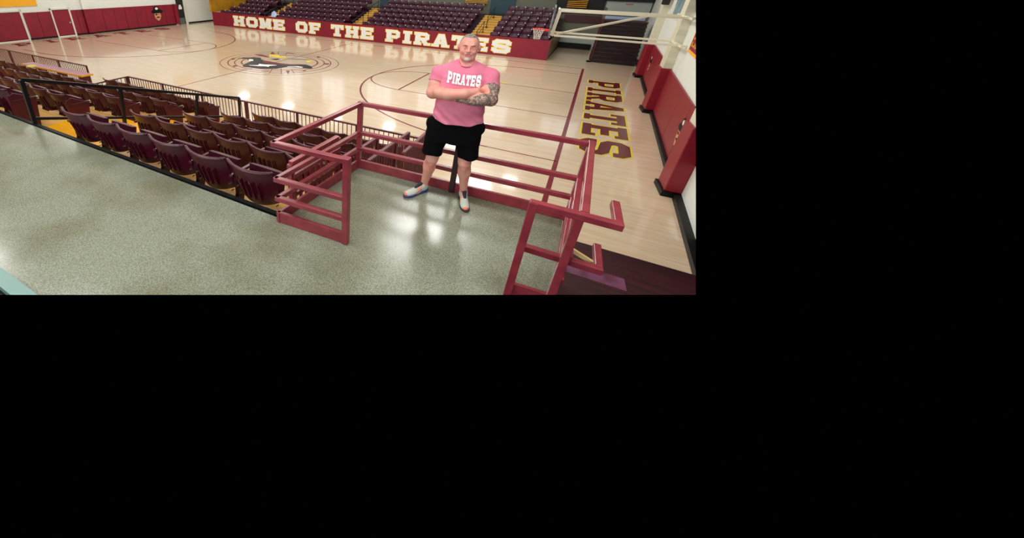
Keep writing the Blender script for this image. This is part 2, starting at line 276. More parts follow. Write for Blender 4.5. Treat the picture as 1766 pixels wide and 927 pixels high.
for k, (mn, z) in dict(coat=('blackp', .003), arm=('blackp', .0032), sash=('line', .0035), hand=('whitep', .0036), gtr=('whitep', .0036), streak=('whitep', .0036), yel1=('yellowp', .0034), yel2=('yellowp', .0034), sword=('grey', .0034), cloud=('line', .0033), dk=('black', .0033)).items():
    mb = MB(); mb.v = [(p[0], p[1], z) for p in EMB[k]]; mb.f = [tuple(range(len(EMB[k])))]; pl(mb, 'emblem_figure', mn)
for k in EMB:
    if k[0] in 'tdrlb' and len(k) == 2 and k[1].isdigit():
        mb = MB(); mb.v = [(p[0], p[1], .003) for p in EMB[k]]; mb.f = [tuple(range(len(EMB[k])))]; pl(mb, 'compass_mark', 'line')
# the word painted behind each baseline
def floor_word(a, b, hgt, updir, outline, name):
    a, b = Vector(a), Vector(b); R = (b - a).normalized(); U = Vector(updir).normalized()
    if outline: pl(text_mesh([('PIRATES', 0, (b - a).length)], a, R, U, (0, 0, 1), hgt, .002, .075, th=.0005), name + '_outline', 'yellowp')
    pl(text_mesh([('PIRATES', 0, (b - a).length)], a, R, U, (0, 0, 1), hgt, .0045, 0, th=.0005, gap=.16 if outline else .75), name, 'line2')
floor_word((.93, 5.35, 0), (.02, -5.4, 0), 1.42, (1, .05, 0), True, 'floor_lettering')
floor_word((-34.35, -6.2, 0), (-33.25, 5.45, 0), 1.35, (-1, .05, 0), False, 'floor_lettering')

# concourse, platform
def flat(name, q, z0, z1, m, kind='structure', **k): return MB().hexa(q, z0, z1).build(name, M[m], kind=kind, **k)
flat('floor', [(-16, -15.80), (-3.78, -15.80), (-3.58, -14.40), (-1.20, -14.34), (-1.32, -15.80), (3, -15.80), (3, -17.52), (-16, -17.52)], 2.60, 2.75, 'terrazzo', cut=True)
flat('trim_1', [(-16, -15.80), (-3.80, -15.78), (-3.80, -15.73), (-16, -15.75)], 2.45, 2.765, 'black', cut=True)
flat('trim_2', [(-16, -17.6), (3, -17.6), (3, -17.50), (-16, -17.50)], 2.6, 2.765, 'ledge', cut=True)
flat('trim_3', [(-16, -17.95), (3, -17.95), (3, -17.6), (-16, -17.6)], 2.5, 2.70, 'black', cut=True)

# ------------------------------------------------------------------ walls
def wq(f, y0, y1, th): return [(f(y0), y0), (f(y1), y1), (f(y1) + th, y1), (f(y0) + th, y0)]
flat('wall_left', wq(XL, -19, 19, -.3), 0, 9.2, 'white_wall')
flat('wall_right', wq(XR, -19, 19, .3), 0, 9.2, 'white_wall', cut=True)
flat('wall_back', [(-38.5, 16.2), (5, 16.2), (5, 16.5), (-38.5, 16.5)], 3.62, 5.0, 'dark')
flat('wall_back', [(-38.5, 16.2), (5, 16.2), (5, 16.5), (-38.5, 16.5)], 5.0, 9.2, 'ceiling')
for k in range(7):
    xw = -34.6 + 5.7 * k; o = flat('window_%d' % (10 + k), [(xw, 16.12), (xw + 2.9, 16.12), (xw + 2.9, 16.2), (xw, 16.2)], 5.5, 8.6, 'daywin')  # unseen windows, added to glow in the reflections on the court
    mb = MB(); [mb.box(xw + t, xw + t + .07, 16.08, 16.12, 5.5, 8.6) for t in (0, .94, 1.88, 2.83)]; mb.box(xw, xw + 2.9, 16.08, 16.12, 5.43, 5.5); mb.build('window_bar', M['frame'], o)  # bars of the added windows
flat('wall_back', [(-38.5, 16.2), (5, 16.2), (5, 16.5), (-38.5, 16.5)], 0, 1.02, 'lgrey')
flat('wall_back', [(-38.5, 16.2), (5, 16.2), (5, 16.5), (-38.5, 16.5)], 1.02, 3.62, 'backg')
flat('wall_front', [(-38.5, -26), (6, -26), (6, -25.7), (-38.5, -25.7)], 0, 9.2, 'ceiling', cut=True)
flat('ceiling', [(-38.5, -26), (6, -26), (6, 16.5), (-38.5, 16.5)], 9.2, 9.4, 'ceiling')
flat('baseboard_right', wq(lambda y: XR(y) - .16, -12, 13, .16), 0, .13, 'black', cut=True)
flat('baseboard_left', wq(lambda y: XL(y) + .09, -9, 7.6, -.09), 0, .11, 'black')
flat('baseboard_left', wq(lambda y: XL(y) + .02, 8.8, 16, -.02), 0, .14, 'black')
# pillars on the right wall with padding round their feet
for y, wd in ((.42, .55), (7.6, .5), (-7.25, .55)):
    flat('trim_4', [(XR(y) - .30, y), (XR(y) + .05, y), (XR(y) + .05, y + wd), (XR(y) - .30, y + wd)], 0, 9.2, 'beige', cut=True)
def pads_right(y0, y1, n, label):
    root = empty('wall_padding', (0, 0, 0)); tag(root, label, 'wall padding', 'crimson padding along the end wall')
    for k in range(n):
        a = y0 + (y1 - y0) * k / n + .012; b = y0 + (y1 - y0) * (k + 1) / n - .012
        MB().hexa(wq(lambda y: XR(y) - .07, a, b, .07), .13, 1.86).build('pad', M['pad2'], root, bevel=.02, cut=True)
    return root
PR1 = pads_right(.98, 7.58, 4, 'crimson padding between the two far pillars, with a small pirate head on it')
PR2 = pads_right(-6.68, .40, 4, 'crimson padding nearest the camera on the end wall, with a larger pirate head')
PR3 = pads_right(8.15, 10.7, 1, 'crimson padding strip beyond the farthest pillar, beside the dark folded bleachers')
for y, lab in ((.42, 'crimson pad wrapped round the middle pillar of the end wall'), (7.6, 'crimson pad wrapped round the farthest pillar beside the dark bleachers'), (-7.25, 'crimson pad wrapped round the nearest pillar above the black floor base')):
    r_ = empty('pillar_pad', (0, 0, 0)); tag(r_, lab, 'wall padding')
    MB().box(XR(y) - .37, XR(y), y - .06, y + .61, .13, 1.88).build('pad', M['pad2'], r_, bevel=.025, cut=True)
    MB().box(XR(y) - .42, XR(y), y - .12, y + .64, .0, .13).build('rubber_base', M['black'], r_, cut=True)
# pirate heads painted on the padding
def emblem(root, org, R, U, N, s):
    R, U, N, O = [Vector(v) for v in (R, U, N, org)]
    def poly(pts, lift, name, m):
        MB().slab([O + R * (x * s) + U * (y * s) + N * lift for x, y in pts], N, .002).build(name, M[m], root, cut=True)
    poly([(-.30, .05), (.28, .05), (.34, -.28), (.12, -.62), (-.06, -.66), (-.3, -.34)], .004, 'emblem_face', 'face')
    poly([(-.62, .12), (-.35, .02), (.4, .02), (.66, .16), (.48, .3), (.28, .34), (.2, .6), (-.04, .68), (-.28, .56), (-.34, .32), (-.5, .28)], .008, 'emblem_hat', 'black')
    poly([(-.16, .42), (0, .36), (.16, .42), (.16, .5), (0, .44), (-.16, .5)], .012, 'emblem_bone', 'whitep'); poly([(-.1, .34), (.1, .34), (.08, .56), (-.08, .56)], .0125, 'emblem_skull', 'whitep')
    poly([(-.24, -.02), (-.02, -.04), (-.04, -.16), (-.2, -.16)], .009, 'emblem_eye_patch', 'black'); poly([(.05, -.06), (.18, -.06), (.18, -.1), (.05, -.1)], .009, 'emblem_eye', 'black')
    poly([(-.2, -.34), (.02, -.28), (.26, -.34), (.1, -.4), (-.1, -.4)], .009, 'emblem_moustache', 'black')
emblem(PR1, (XR(6.4) - .07, 6.4, 1.05), (-.103, -1, 0), (0, 0, 1), (-1, .1, 0), .62)
emblem(PR2, (XR(-4.95) - .07, -4.95, 1.02), (-.103, -1, 0), (0, 0, 1), (-1, .1, 0), .66)
# left wall padding, doors
root = empty('wall_padding', (0, 0, 0)); tag(root, 'long crimson padding on the far left wall with a pirate head near its end', 'wall padding')
def lpad(y0, y1, z1=1.96, off=.07, name='pad', z0=.11): return MB().hexa(wq(lambda y: XL(y), y0 + .01, y1 - .01, off), z0, z1).build(name, M['pad'], root, bevel=.015)
for a, b in ((-4.45, -3.6), (-3.6, -2.68), (-1.42, -.98), (-.98, -.52)): lpad(a, b)
lpad(-.52, .05, 1.98, .3, 'pilaster_pad'); MB().hexa(wq(lambda y: XL(y), -.5, .03, .22), 1.96, 9.1).build('trim_5', M['white_wall'], kind='structure')
ys = [.05 + (7.6 - .05) * k / 8 for k in range(9)]
for a, b in zip(ys[:-1], ys[1:]): lpad(a, b)
lpad(7.6, 7.95, 1.98, .25, 'end_pad')
emblem(root, (XL(5.85) + .07, 5.85, 1.22), (.1, 1, 0), (0, 0, 1), (1, -.1, 0), 1.0)
def ldoor(name, y0, y1, leaves, hy, lab):
    r_ = MB().hexa(wq(lambda y: XL(y), y0, y1, .03), 0, 2.02).build(name, M['pad'], kind='structure'); r_['label'] = lab
    for a, b in leaves: MB().hexa(wq(lambda y: XL(y) + .03, a + .02, b - .02, .05), .08, 2.0).build('door_leaf', M['pad'], r_, bevel=.01)
    fm = MB()
    for a, b in ((y0 - .07, y0 + .02), (y1 - .02, y1 + .09)): fm.hexa(wq(lambda y: XL(y), a, b, .13), 0, 2.16)
    fm.hexa(wq(lambda y: XL(y), y0 - .07, y1 + .09, .13), 2.06, 2.16); fm.hexa(wq(lambda y: XL(y), y0, y1, .1), 0, .07); fm.build('door_frame', M['frame'], r_)
    MB().hexa(wq(lambda y: XL(y) + .08, hy - .05, hy + .06, .03), .98, 1.1).build('door_handle', M['steel'], r_)
ldoor('door_1', -8.2, -4.62, [(-8.2, -6.3), (-6.3, -4.62)], -6.18, 'crimson padded double door in a white frame')
ldoor('door_2', -2.66, -1.48, [(-2.66, -1.48)], -1.62, 'crimson padded single door in a thin white frame')
d3 = flat('door_3', wq(XL, 8.0, 8.75, .05), 0, 2.5, 'dark'); MB().hexa(wq(lambda y: XL(y) + .05, 8.1, 8.65, .01), 0, .62).build('door_glass', M['grey'], d3)
mb = MB().hexa(wq(lambda y: XL(y) + .05, 8.2, 8.55, .012), 1.45, 1.72).hexa(wq(lambda y: XL(y) + .05, 8.26, 8.48, .012), 1.72, 1.88); mb.build('door_emblem', M['whitep'], d3)
flat('trim_6', wq(XL, 8.75, 9.0, .12), 0, 2.9, 'frame')
for k, (y0, y1) in enumerate(((-8.4, -3.4), (1.6, 4.6), (6.2, 8.6))):
    o = flat('window_%d' % (k + 1), wq(XL, y0, y1, .06), 5.2 if k else 2.42, 7.2 if k else 2.9, 'tan' if k else 'bannery')  # the first is a yellow banner, the others tan window panels
# end return of the stands: golden side wall
flat('wall_side', [(-32.35, 9.76), (-31.9, 15.9), (-32.1, 15.9), (-32.55, 9.76)], 1.27, 5.4, 'gold')

# right wall: windows, conduit, banner
for k, (y0, y1) in enumerate(((3.35, 4.5), (4.7, 5.7))):
    o = flat('window_%d' % (4 + k), wq(lambda y: XR(y) - .03, y0, y1, .03), 3.55, 6.4, 'winb')
    MB().hexa(wq(lambda y: XR(y) - .06, (y0 + y1) / 2 - .04, (y0 + y1) / 2 + .04, .05), 3.55, 6.4).build('window_bar', M['lgrey'], o)
    MB().hexa(wq(lambda y: XR(y) - .08, y0 - .1, y1 + .1, .07), 3.47, 3.56).build('window_sill', M['frame'], o)
r_ = empty('banner', (0, 0, 0)); tag(r_, 'maroon hanging banner with gold edging and gold lettering on the white block wall', 'banner')
MB().hexa(wq(lambda y: XR(y) - .03, -2.7, -1.25, .012), 2.9, 4.6).build('banner_cloth', M['bannerm'], r_, cut=True)
mb = MB().hexa(wq(lambda y: XR(y) - .036, -2.74, -1.21, .004), 2.80, 2.9).hexa(wq(lambda y: XR(y) - .036, -1.27, -1.2, .004), 2.8, 4.6); mb.build('banner_fringe', M['bannery'], r_, cut=True)
mb = MB()
for i in range(7):
    for j in range(4):
        y = -1.42 - j * .3; z = 3.02 + i * .23; mb.hexa(wq(lambda t: XR(t) - .038, y - .2, y, .004), z, z + .055).hexa(wq(lambda t: XR(t) - .038, y - (.2 if (i + j) % 2 else .07), y - (.13 if (i + j) % 2 else 0), .004), z, z + .15)
mb.build('banner_lettering', M['bannery'], r_, cut=True)
r_ = empty('electrical_conduit', (0, 0, 0)); tag(r_, 'thin dark conduit running down the far part of the white wall', 'conduit')
MB().tube([(XR(1.15) - .03, 1.15, 1.9), (XR(1.15) - .03, 1.15, 6.5)], .012, 6).build('pipe', M['lgrey'], r_)
r_ = empty('wall_speaker', (XR(7.3) - .28, 7.3, 3.9)); tag(r_, 'dark speaker mounted high on the far pillar of the white wall', 'speaker')
box(-.14, .14, -.16, .16, 0, .7).build('cabinet', M['dark'], r_, bevel=.02); box(-.15, -.13, -.12, .12, .08, .6).build('grille', M['seatd'], r_)

# ------------------------------------------------------------------ far stands
XS0, XS1 = -32.3, -1.31
tilt = lambda y: .105 * (y - 10.3)
fw_ = flat('wall_stand', [(XS0, 9.75), (XS1, 9.75), (XS1, 9.86), (XS0, 9.86)], 0, 1.27, 'pad')
mb = MB()
for x in np.arange(XS0 + .9, XS1, .83): mb.box(x - .006, x + .006, 9.746, 9.752, 0.01, 1.26)
mb.build('padding_seam', M['seam'], fw_)
mb = MB().box(XS0, XS1, 9.735, 9.87, 1.25, 1.285); mb.build('top_rail', M['pad'], fw_)
W1 = [('HOME', -29.45, -23.06), ('OF', -21.9, -19.21), ('THE', -18.2, -14.1), ('PIRATES', -13.08, -3.68)]
text_mesh(W1, (0, 9.744, .20), (1, 0, 0), (0, 0, 1), (0, -1, 0), .87, .002, .07).build('lettering_outline', M['yello'], fw_)
text_mesh(W1, (0, 9.744, .20), (1, 0, 0), (0, 0, 1), (0, -1, 0), .87, .008, .022).build('lettering', M['whitep'], fw_)
mb = MB()
NROW = 6; zf = lambda k: .68 + .3 * k; yf = lambda k: 9.86 + .9 * k
for k in range(NROW):
    mb.hexa([(XS0 + tilt(yf(k)), yf(k)), (XS1 + tilt(yf(k)), yf(k)), (XS1 + tilt(yf(k + 1)), yf(k + 1)), (XS0 + tilt(yf(k + 1)), yf(k + 1))], zf(k) - .3 if k else 0, zf(k))
mb.hexa([(XS0 + .5, yf(6)), (XS1 + .5, yf(6)), (XS1 + .55, 16.2), (XS0 + .55, 16.2)], zf(5) - .3, zf(5))
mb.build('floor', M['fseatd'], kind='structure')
def aisle(xa, xb, lab):
    r_ = empty('aisle_steps', (0, 0, 0)); tag(r_, lab, 'steps', 'golden aisle steps in the far stands')
    m1, m2 = MB(), MB()
    for k in range(NROW):
        for h in range(2):
            y0 = yf(k) + (-.42 if h == 0 and k else .0) if h == 0 else yf(k) + .45
            z = zf(k) + (-.15 if h == 0 and k else 0) if h == 0 else zf(k)
            if h == 0 and k == 0: continue
            if h == 1: y0 = yf(k) - .012; y1 = yf(k + 1) - .42
            else: y1 = yf(k)
            z += .02
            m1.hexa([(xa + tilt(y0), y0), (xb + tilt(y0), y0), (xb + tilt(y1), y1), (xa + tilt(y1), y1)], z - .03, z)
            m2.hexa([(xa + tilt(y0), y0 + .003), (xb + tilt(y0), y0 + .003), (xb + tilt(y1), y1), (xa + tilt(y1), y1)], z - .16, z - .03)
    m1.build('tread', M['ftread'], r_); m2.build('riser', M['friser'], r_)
aisle(-6.85, -5.32, 'golden steps between the wide middle seat block and the narrow end block')
aisle(-16.95, -15.6, 'golden steps between the two middle seat blocks of the far stands')
aisle(-26.3, -25.0, 'golden steps beside the leftmost far seat block, next to the gold side wall')
def stair_rail(xc, lab):
    r_ = empty('aisle_handrail', (xc, 0, 0)); tag(r_, lab, 'handrail', 'black handrails in the far aisles')
    P = lambda k, dz: Vector((tilt(yf(k)), yf(k) + .2, zf(int(k)) + .02 + dz))
    for lo, hi in ((0, 1.8), (2.7, 4.6)):
        a, b = P(lo, 0), P(hi, 0); a.z = .7 + .3 * lo; b.z = .7 + .3 * hi
        for p in (a, b): MB().tube([p, p + Vector((0, 0, .8))], .025, 6).build('post', M['railblk'], r_)
        MB().tube([a + Vector((0, -.15, .75)), b + Vector((0, .1, .8))], .025, 6).build('rail', M['railblk'], r_)
        MB().tube([a + Vector((0, 0, .42)), b + Vector((0, 0, .42))], .02, 6).build('rail', M['railblk'], r_)
        for p in (a, b): MB().tube([p, p + Vector((0, 0, .05))], .09, 8).build('base_plate', M['railblk'], r_)
stair_rail(-6.1, 'black handrail on the golden steps behind the man'); stair_rail(-16.2, 'black handrail on the golden steps of the middle far aisle'); stair_rail(-25.6, 'black handrail on the golden steps of the leftmost far aisle')
for xa, xb in ((-6.9, -5.0), (-17, -15.2)):
    flat('trim_7', [(xa + .55, 16.05), (xb + .55, 16.05), (xb + .55, 16.15), (xa + .55, 16.15)], zf(5) + .1, 3.62, 'teal')
def far_seat():
    r_ = empty('stadium_seat')
    mb = MB(); n = 6; w2 = .29
    for i in range(n):
        a = -1 + 2 * i / n; b = -1 + 2 * (i + 1) / n
        ya, yb = -.05 * (a * a), -.05 * (b * b)
        mb.v += [(a * w2, .15 + ya, .36), (b * w2, .15 + yb, .36), (b * w2, .21 + yb, .8 - .03 * abs(b) ** 4), (a * w2, .21 + ya, .8 - .03 * abs(a) ** 4), (a * w2, .18 + ya, .36), (b * w2, .18 + yb, .36), (b * w2, .25 + yb, .8 - .03 * abs(b) ** 4), (a * w2, .25 + ya, .8 - .03 * abs(a) ** 4)]
        k = i * 8; mb.f += [(k, k + 1, k + 2, k + 3), (k + 5, k + 4, k + 7, k + 6), (k + 3, k + 2, k + 6, k + 7), (k, k + 4, k + 5, k + 1)]
    mb.build('backrest', M['fseat'], r_, smooth=False)
    mb = MB(); mb.hexa([(-.25, -.01), (.25, -.01), (.25, .06), (-.25, .06)], .34, .66); mb.build('seat_pan', M['fseat'], r_, bevel=.02)
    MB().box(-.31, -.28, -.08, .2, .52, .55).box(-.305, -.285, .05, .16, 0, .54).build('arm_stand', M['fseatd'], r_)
    mb = MB().tube([(.27, .13, .775), (.27, .19, .775)], .036, 10); mb.build('round_disc', M['disc'], r_)  # pale disc painted in for a light glint on the backrest
    return r_
ORD = ['first', 'second', 'third', 'fourth', 'fifth', 'sixth', 'seventh', 'eighth', 'ninth', 'tenth', 'eleventh', 'twelfth', 'thirteenth', 'fourteenth', 'fifteenth', 'sixteenth', 'seventeenth', 'eighteenth', 'nineteenth', 'twentieth']
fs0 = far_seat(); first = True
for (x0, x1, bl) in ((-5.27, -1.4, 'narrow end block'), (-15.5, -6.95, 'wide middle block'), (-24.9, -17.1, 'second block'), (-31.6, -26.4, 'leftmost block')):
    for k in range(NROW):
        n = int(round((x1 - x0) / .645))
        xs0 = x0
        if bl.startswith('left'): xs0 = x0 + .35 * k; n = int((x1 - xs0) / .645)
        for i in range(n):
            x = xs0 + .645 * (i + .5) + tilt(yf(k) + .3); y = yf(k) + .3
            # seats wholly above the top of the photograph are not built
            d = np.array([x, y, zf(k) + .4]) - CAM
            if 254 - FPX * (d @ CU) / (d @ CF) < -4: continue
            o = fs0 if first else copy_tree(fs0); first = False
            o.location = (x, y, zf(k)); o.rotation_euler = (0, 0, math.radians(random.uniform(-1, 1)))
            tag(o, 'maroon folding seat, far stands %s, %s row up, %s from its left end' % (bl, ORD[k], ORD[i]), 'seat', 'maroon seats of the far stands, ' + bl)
# cloth/jacket left on a seat
mb = MB(); mb.v = [(-24.95, 10.05, 1.1), (-24.5, 10.0, 1.15), (-24.35, 10.3, 1.45), (-24.75, 10.4, 1.75), (-25.05, 10.4, 1.6), (-24.9, 10.05, 1.05), (-24.4, 10.0, 1.05)]; mb.f = [(0, 1, 2, 3, 4), (5, 6, 1, 0)]
o = mb.build('jacket', M['lblue']); tag(o, 'pale blue jacket left beside the leftmost golden steps of the far stands', 'jacket')
md = o.modifiers.new('s', 'SOLIDIFY'); md.thickness = .05
# stand's end wall
flat('wall_end', [(XS1, 9.76), (XS1 + tilt(16.2) + .06, 16.2), (XS1 + tilt(16.2) - .06, 16.2), (XS1 - .1, 9.86)], 0, 1.27, 'endw'); flat('baseboard_end', [(XS1 + .0, 9.8), (XS1 + tilt(16.1) + .09, 16.1), (XS1 + tilt(16.1) + .03, 16.1), (XS1 - .04, 9.8)], 0, .12, 'black')

# back wall details at the far right
flat('trim_8', [(-.7, 16.0), (1.6, 16.0), (1.6, 16.2), (-.7, 16.2)], 0, .42, 'black')
flat('trim_9', [(-.7, 16.1), (1.9, 16.1), (1.9, 16.2), (-.7, 16.2)], 1.95, 2.5, 'backm')
flat('trim_10', [(-1.5, 16.1), (1.7, 16.1), (1.7, 16.2), (-1.5, 16.2)], 2.6, 6, 'dark')
o = flat('wall_panel', [(1.78, 16.05), (4.5, 16.05), (4.5, 16.15), (1.78, 16.15)], 2.66, 3.6, 'lgrey'); mb = MB(); [mb.box(2.98 + .09 * i, 3.04 + .09 * i, 16.04, 16.05, 3.38, 3.46) for i in range(5)]; mb.build('notice_lettering', M['redtxt'], o)
flat('trim_11', [(1.7, 15.9), (4.6, 15.9), (4.6, 16.04), (1.7, 16.04)], 3.6, 6, 'dark')
o = MB().box(1.72, 4.3, 15.5, 15.56, 2.40, 2.62).build('display_board', M['lblue']); tag(o, 'long pale blue board on the back wall above the dark folded bleachers', 'board')
o = MB().box(4.0, 4.42, 15.2, 15.3, 2.2, 2.42).build('wall_sign', M['bannery']); tag(o, 'small golden yellow sign at the top corner of the dark bleachers', 'sign')
r_ = empty('slatted_bench', (0, 0, 0)); tag(r_, 'golden yellow slatted bench seats high behind the basketball backboard', 'bench')
for i in range(5): MB().box(-.75, .55, 15.7 - .02 * i, 15.95, 3.06 + .13 * i, 3.11 + .13 * i).build('slat', M['riser'], r_)
r_ = empty('slatted_bench', (0, 0, 0)); tag(r_, 'golden yellow slatted bench above the wide middle seat block', 'bench')
for i in range(3): MB().box(-8.4, -6.6, 15.7, 15.95, 3.02 + .12 * i, 3.07 + .12 * i).build('slat', M['riser'], r_)
# folded bleachers
r_ = empty('folded_bleachers', (0, 0, 0)); tag(r_, 'tall dark maroon folded bleachers against the far end wall', 'bleachers')
N = 11
mb, m2 = MB(), MB()
for i in range(N):
    y0 = 10.9 + .06 * i; z0 = .24 * i; mb.box(1.36 + .01 * i, 3.78, y0 + .05, 12.6, z0, z0 + .2); m2.box(1.34 + .01 * i, 3.8, y0, 12.6, z0 + .17, z0 + .24)
mb.build('riser_panel', M['dark'], r_); m2.build('plank', M['mar'], r_)
for y in (10.95, 11.7): MB().tube([(1.32, y, 0), (1.36, y, 3.4)], .03, 6).build('post', M['raild'], r_)
for z in (1.0, 1.6, 2.2, 2.8, 3.35): MB().tube([(1.34, 10.95, z), (1.34, 11.7, z)], .02, 6).build('rail', M['raild'], r_)
MB().box(1.1, 1.34, 10.8, 11.1, 0, .07).build('wheel_guard', M['black'], r_)

# ------------------------------------------------------------------ basketball hoop
r_ = empty('basketball_hoop', (-1.64, 0, 3.05)); tag(r_, 'wall mounted basketball hoop with orange rim, glass backboard and cream support arms', 'basketball hoop')
mb = MB(); mb.tube([(-.42 + .24 * math.cos(t), .24 * math.sin(t), 0) for t in np.linspace(0, 2 * math.pi, 25)[:-1]], .014, 8, closed=True); mb.box(-.19, .0, -.07, .07, -.06, .01); mb.build('rim', M['orange'], r_, smooth=False)
mb = MB(); NN = 12
for s in (1, -1):
    for i in range(NN):
        pts = []
        for j in range(6):
            rr = [.235, .2, .17, .145, .13, .125][j]; t = 2 * math.pi * (i + s * j * .5) / NN; pts.append((-.42 + rr * math.cos(t), rr * math.sin(t), -.085 * j))
        mb.tube(pts, .005, 4)
mb.build('net', M['net'], r_)
bb = MB().box(0, .02, -.95, .95, -.14, .92).build('backboard', M['glass'], r_)
mb = MB(); [mb.bar(a, b, .05, .05) for a, b in (((.01, -.95, -.14), (.01, .95, -.14)), ((.01, -.95, .92), (.01, .95, .92)), ((.01, -.95, -.14), (.01, -.95, .92)), ((.01, .95, -.14), (.01, .95, .92)))]; mb.build('frame', M['grey'], bb)
mb = MB(); [mb.bar(a, b, .05, .012, up=(1, 0, 0)) for a, b in (((-.006, -.33, .1), (-.006, .33, .1)), ((-.006, -.33, .58), (-.006, .33, .58)), ((-.006, -.33, .1), (-.006, -.33, .58)), ((-.006, .33, .1), (-.006, .33, .58)))]; mb.build('target_square', M['whitep'], bb)
mb = MB(); [mb.bar((.12, y, -.12), (.20, y, .80), .10, .14, up=(0, 1, 0)) for y in (-.55, .45)]; mb.build('upright', M['tube'], r_)
MB().bar((.02, -.55, -.12), (.25, -.55, -.12), .08, .08).bar((.02, .45, -.12), (.25, .45, -.12), .08, .08).bar((.16, -.6, .84), (.16, .5, .84), .06, .06).bar((.14, -.6, -.15), (.14, .5, -.15), .06, .06).build('crossbar', M['tube'], r_)
for y, z in ((-.55, -.15), (.45, -.13), (-.55, .80), (.45, .80)):
    MB().bar((.2, y, z), (XR(y * 1.1) + 1.64 - .02, y * 1.1, z + .0), .07, .07).build('support_arm', M['tube'], r_, bevel=.01)
MB().bar((.3, -.05, -.14), (3.6, 2.1, .62), .08, .08).build('diagonal_brace', M['tube'], r_, bevel=.01)
for z in (-.14, .8): MB().bar((4.27, -1.0, z), (4.32, 1.2, z), .06, .08).build('wall_plate', M['tube'], r_)

# ------------------------------------------------------------------ near stands: decks
DZ = [2.30, 1.97, 1.64, 1.31, .98]; DY = [-15.75, -14.78, -13.78, -12.78, -11.78, -10.72]
XA, XB = -27.0, -3.42
mt, mr = MB(), MB()
for k in range(5):
    xa = XA if k < 4 else -14.25
    xb = -3.80 if k == 0 else XB
    mt.box(xa, xb, DY[k], DY[k + 1], DZ[k] - .04, DZ[k]); mr.box(xa, xb, DY[k + 1] - .04, DY[k + 1] - .002, DZ[k] - .33 if k < 4 else 0, DZ[k] - .04)
mr.box(XB - .03, XB, DY[1], DY[5], 0, 1.0); mr.box(-27, -14.3, -11.0, -10.95, 0, .98); mt.box(-27, -14.3, -11.78, -10.95, .94, .98)
mr.box(-14.3, XB, -10.74, -10.72, 0, .95)
mt.build('floor', M['tread'], kind='structure'); mr.build('trim_12', M['riser'], kind='structure')
# aisle half steps
r_ = empty('aisle_steps'); tag(r_, 'golden yellow wooden aisle steps between the near seats, beside the black handrail', 'steps')
for k in range(5): MB().box(-9.83 if k < 3 else -9.5, -8.14, DY[k] + (.5 if k == 0 else .01), DY[k + 1], DZ[k] + .001, DZ[k] + .012).build('tread', M['riser'], r_)
for k in range(4):
    m1 = MB().box(-9.75 if k < 2 else -9.5, -8.12, DY[k + 1] + .002, DY[k + 1] + .42, DZ[k + 1] + .13, DZ[k + 1] + .165); m1.build('tread', M['riser'], r_)
    MB().box(-9.75 if k < 2 else -9.5, -8.12, DY[k + 1] + .002, DY[k + 1] + .40, DZ[k + 1] + .001, DZ[k + 1] + .13).build('riser', M['riser'], r_)
# ------------------------------------------------------------------ near seats
def shell(w2, zb, zt, nx, nz, yfun, wfun, th, hole, ztop):
    mb = MB(); idx = {}
    for side in (0, 1):
        for j in range(nz + 1):
            for i in range(nx + 1):
                a = -1 + 2 * i / nx; t = j / nz; z0 = zb + .055 * a * a; z = z0 + (ztop(a) - z0) * t
                idx[side, i, j] = len(mb.v); mb.v.append((a * wfun(t), yfun(a, t) + side * th, z))
    inc = lambda i, j: 0 <= i < nx and 0 <= j < nz and not hole(i, j)
    for i in range(nx):
        for j in range(nz):
            if not inc(i, j): continue
            q = [(i, j), (i + 1, j), (i + 1, j + 1), (i, j + 1)]
            mb.f.append(tuple(idx[(0,) + p] for p in q)); mb.f.append(tuple(idx[(1,) + p] for p in q[::-1]))
            for (ni, nj), (p, r) in (((i, j - 1), (q[0], q[1])), ((i + 1, j), (q[1], q[2])), ((i, j + 1), (q[2], q[3])), ((i - 1, j), (q[3], q[0]))):
                if not inc(ni, nj): mb.f.append((idx[(0,) + r], idx[(0,) + p], idx[(1,) + p], idx[(1,) + r]))
    return mb
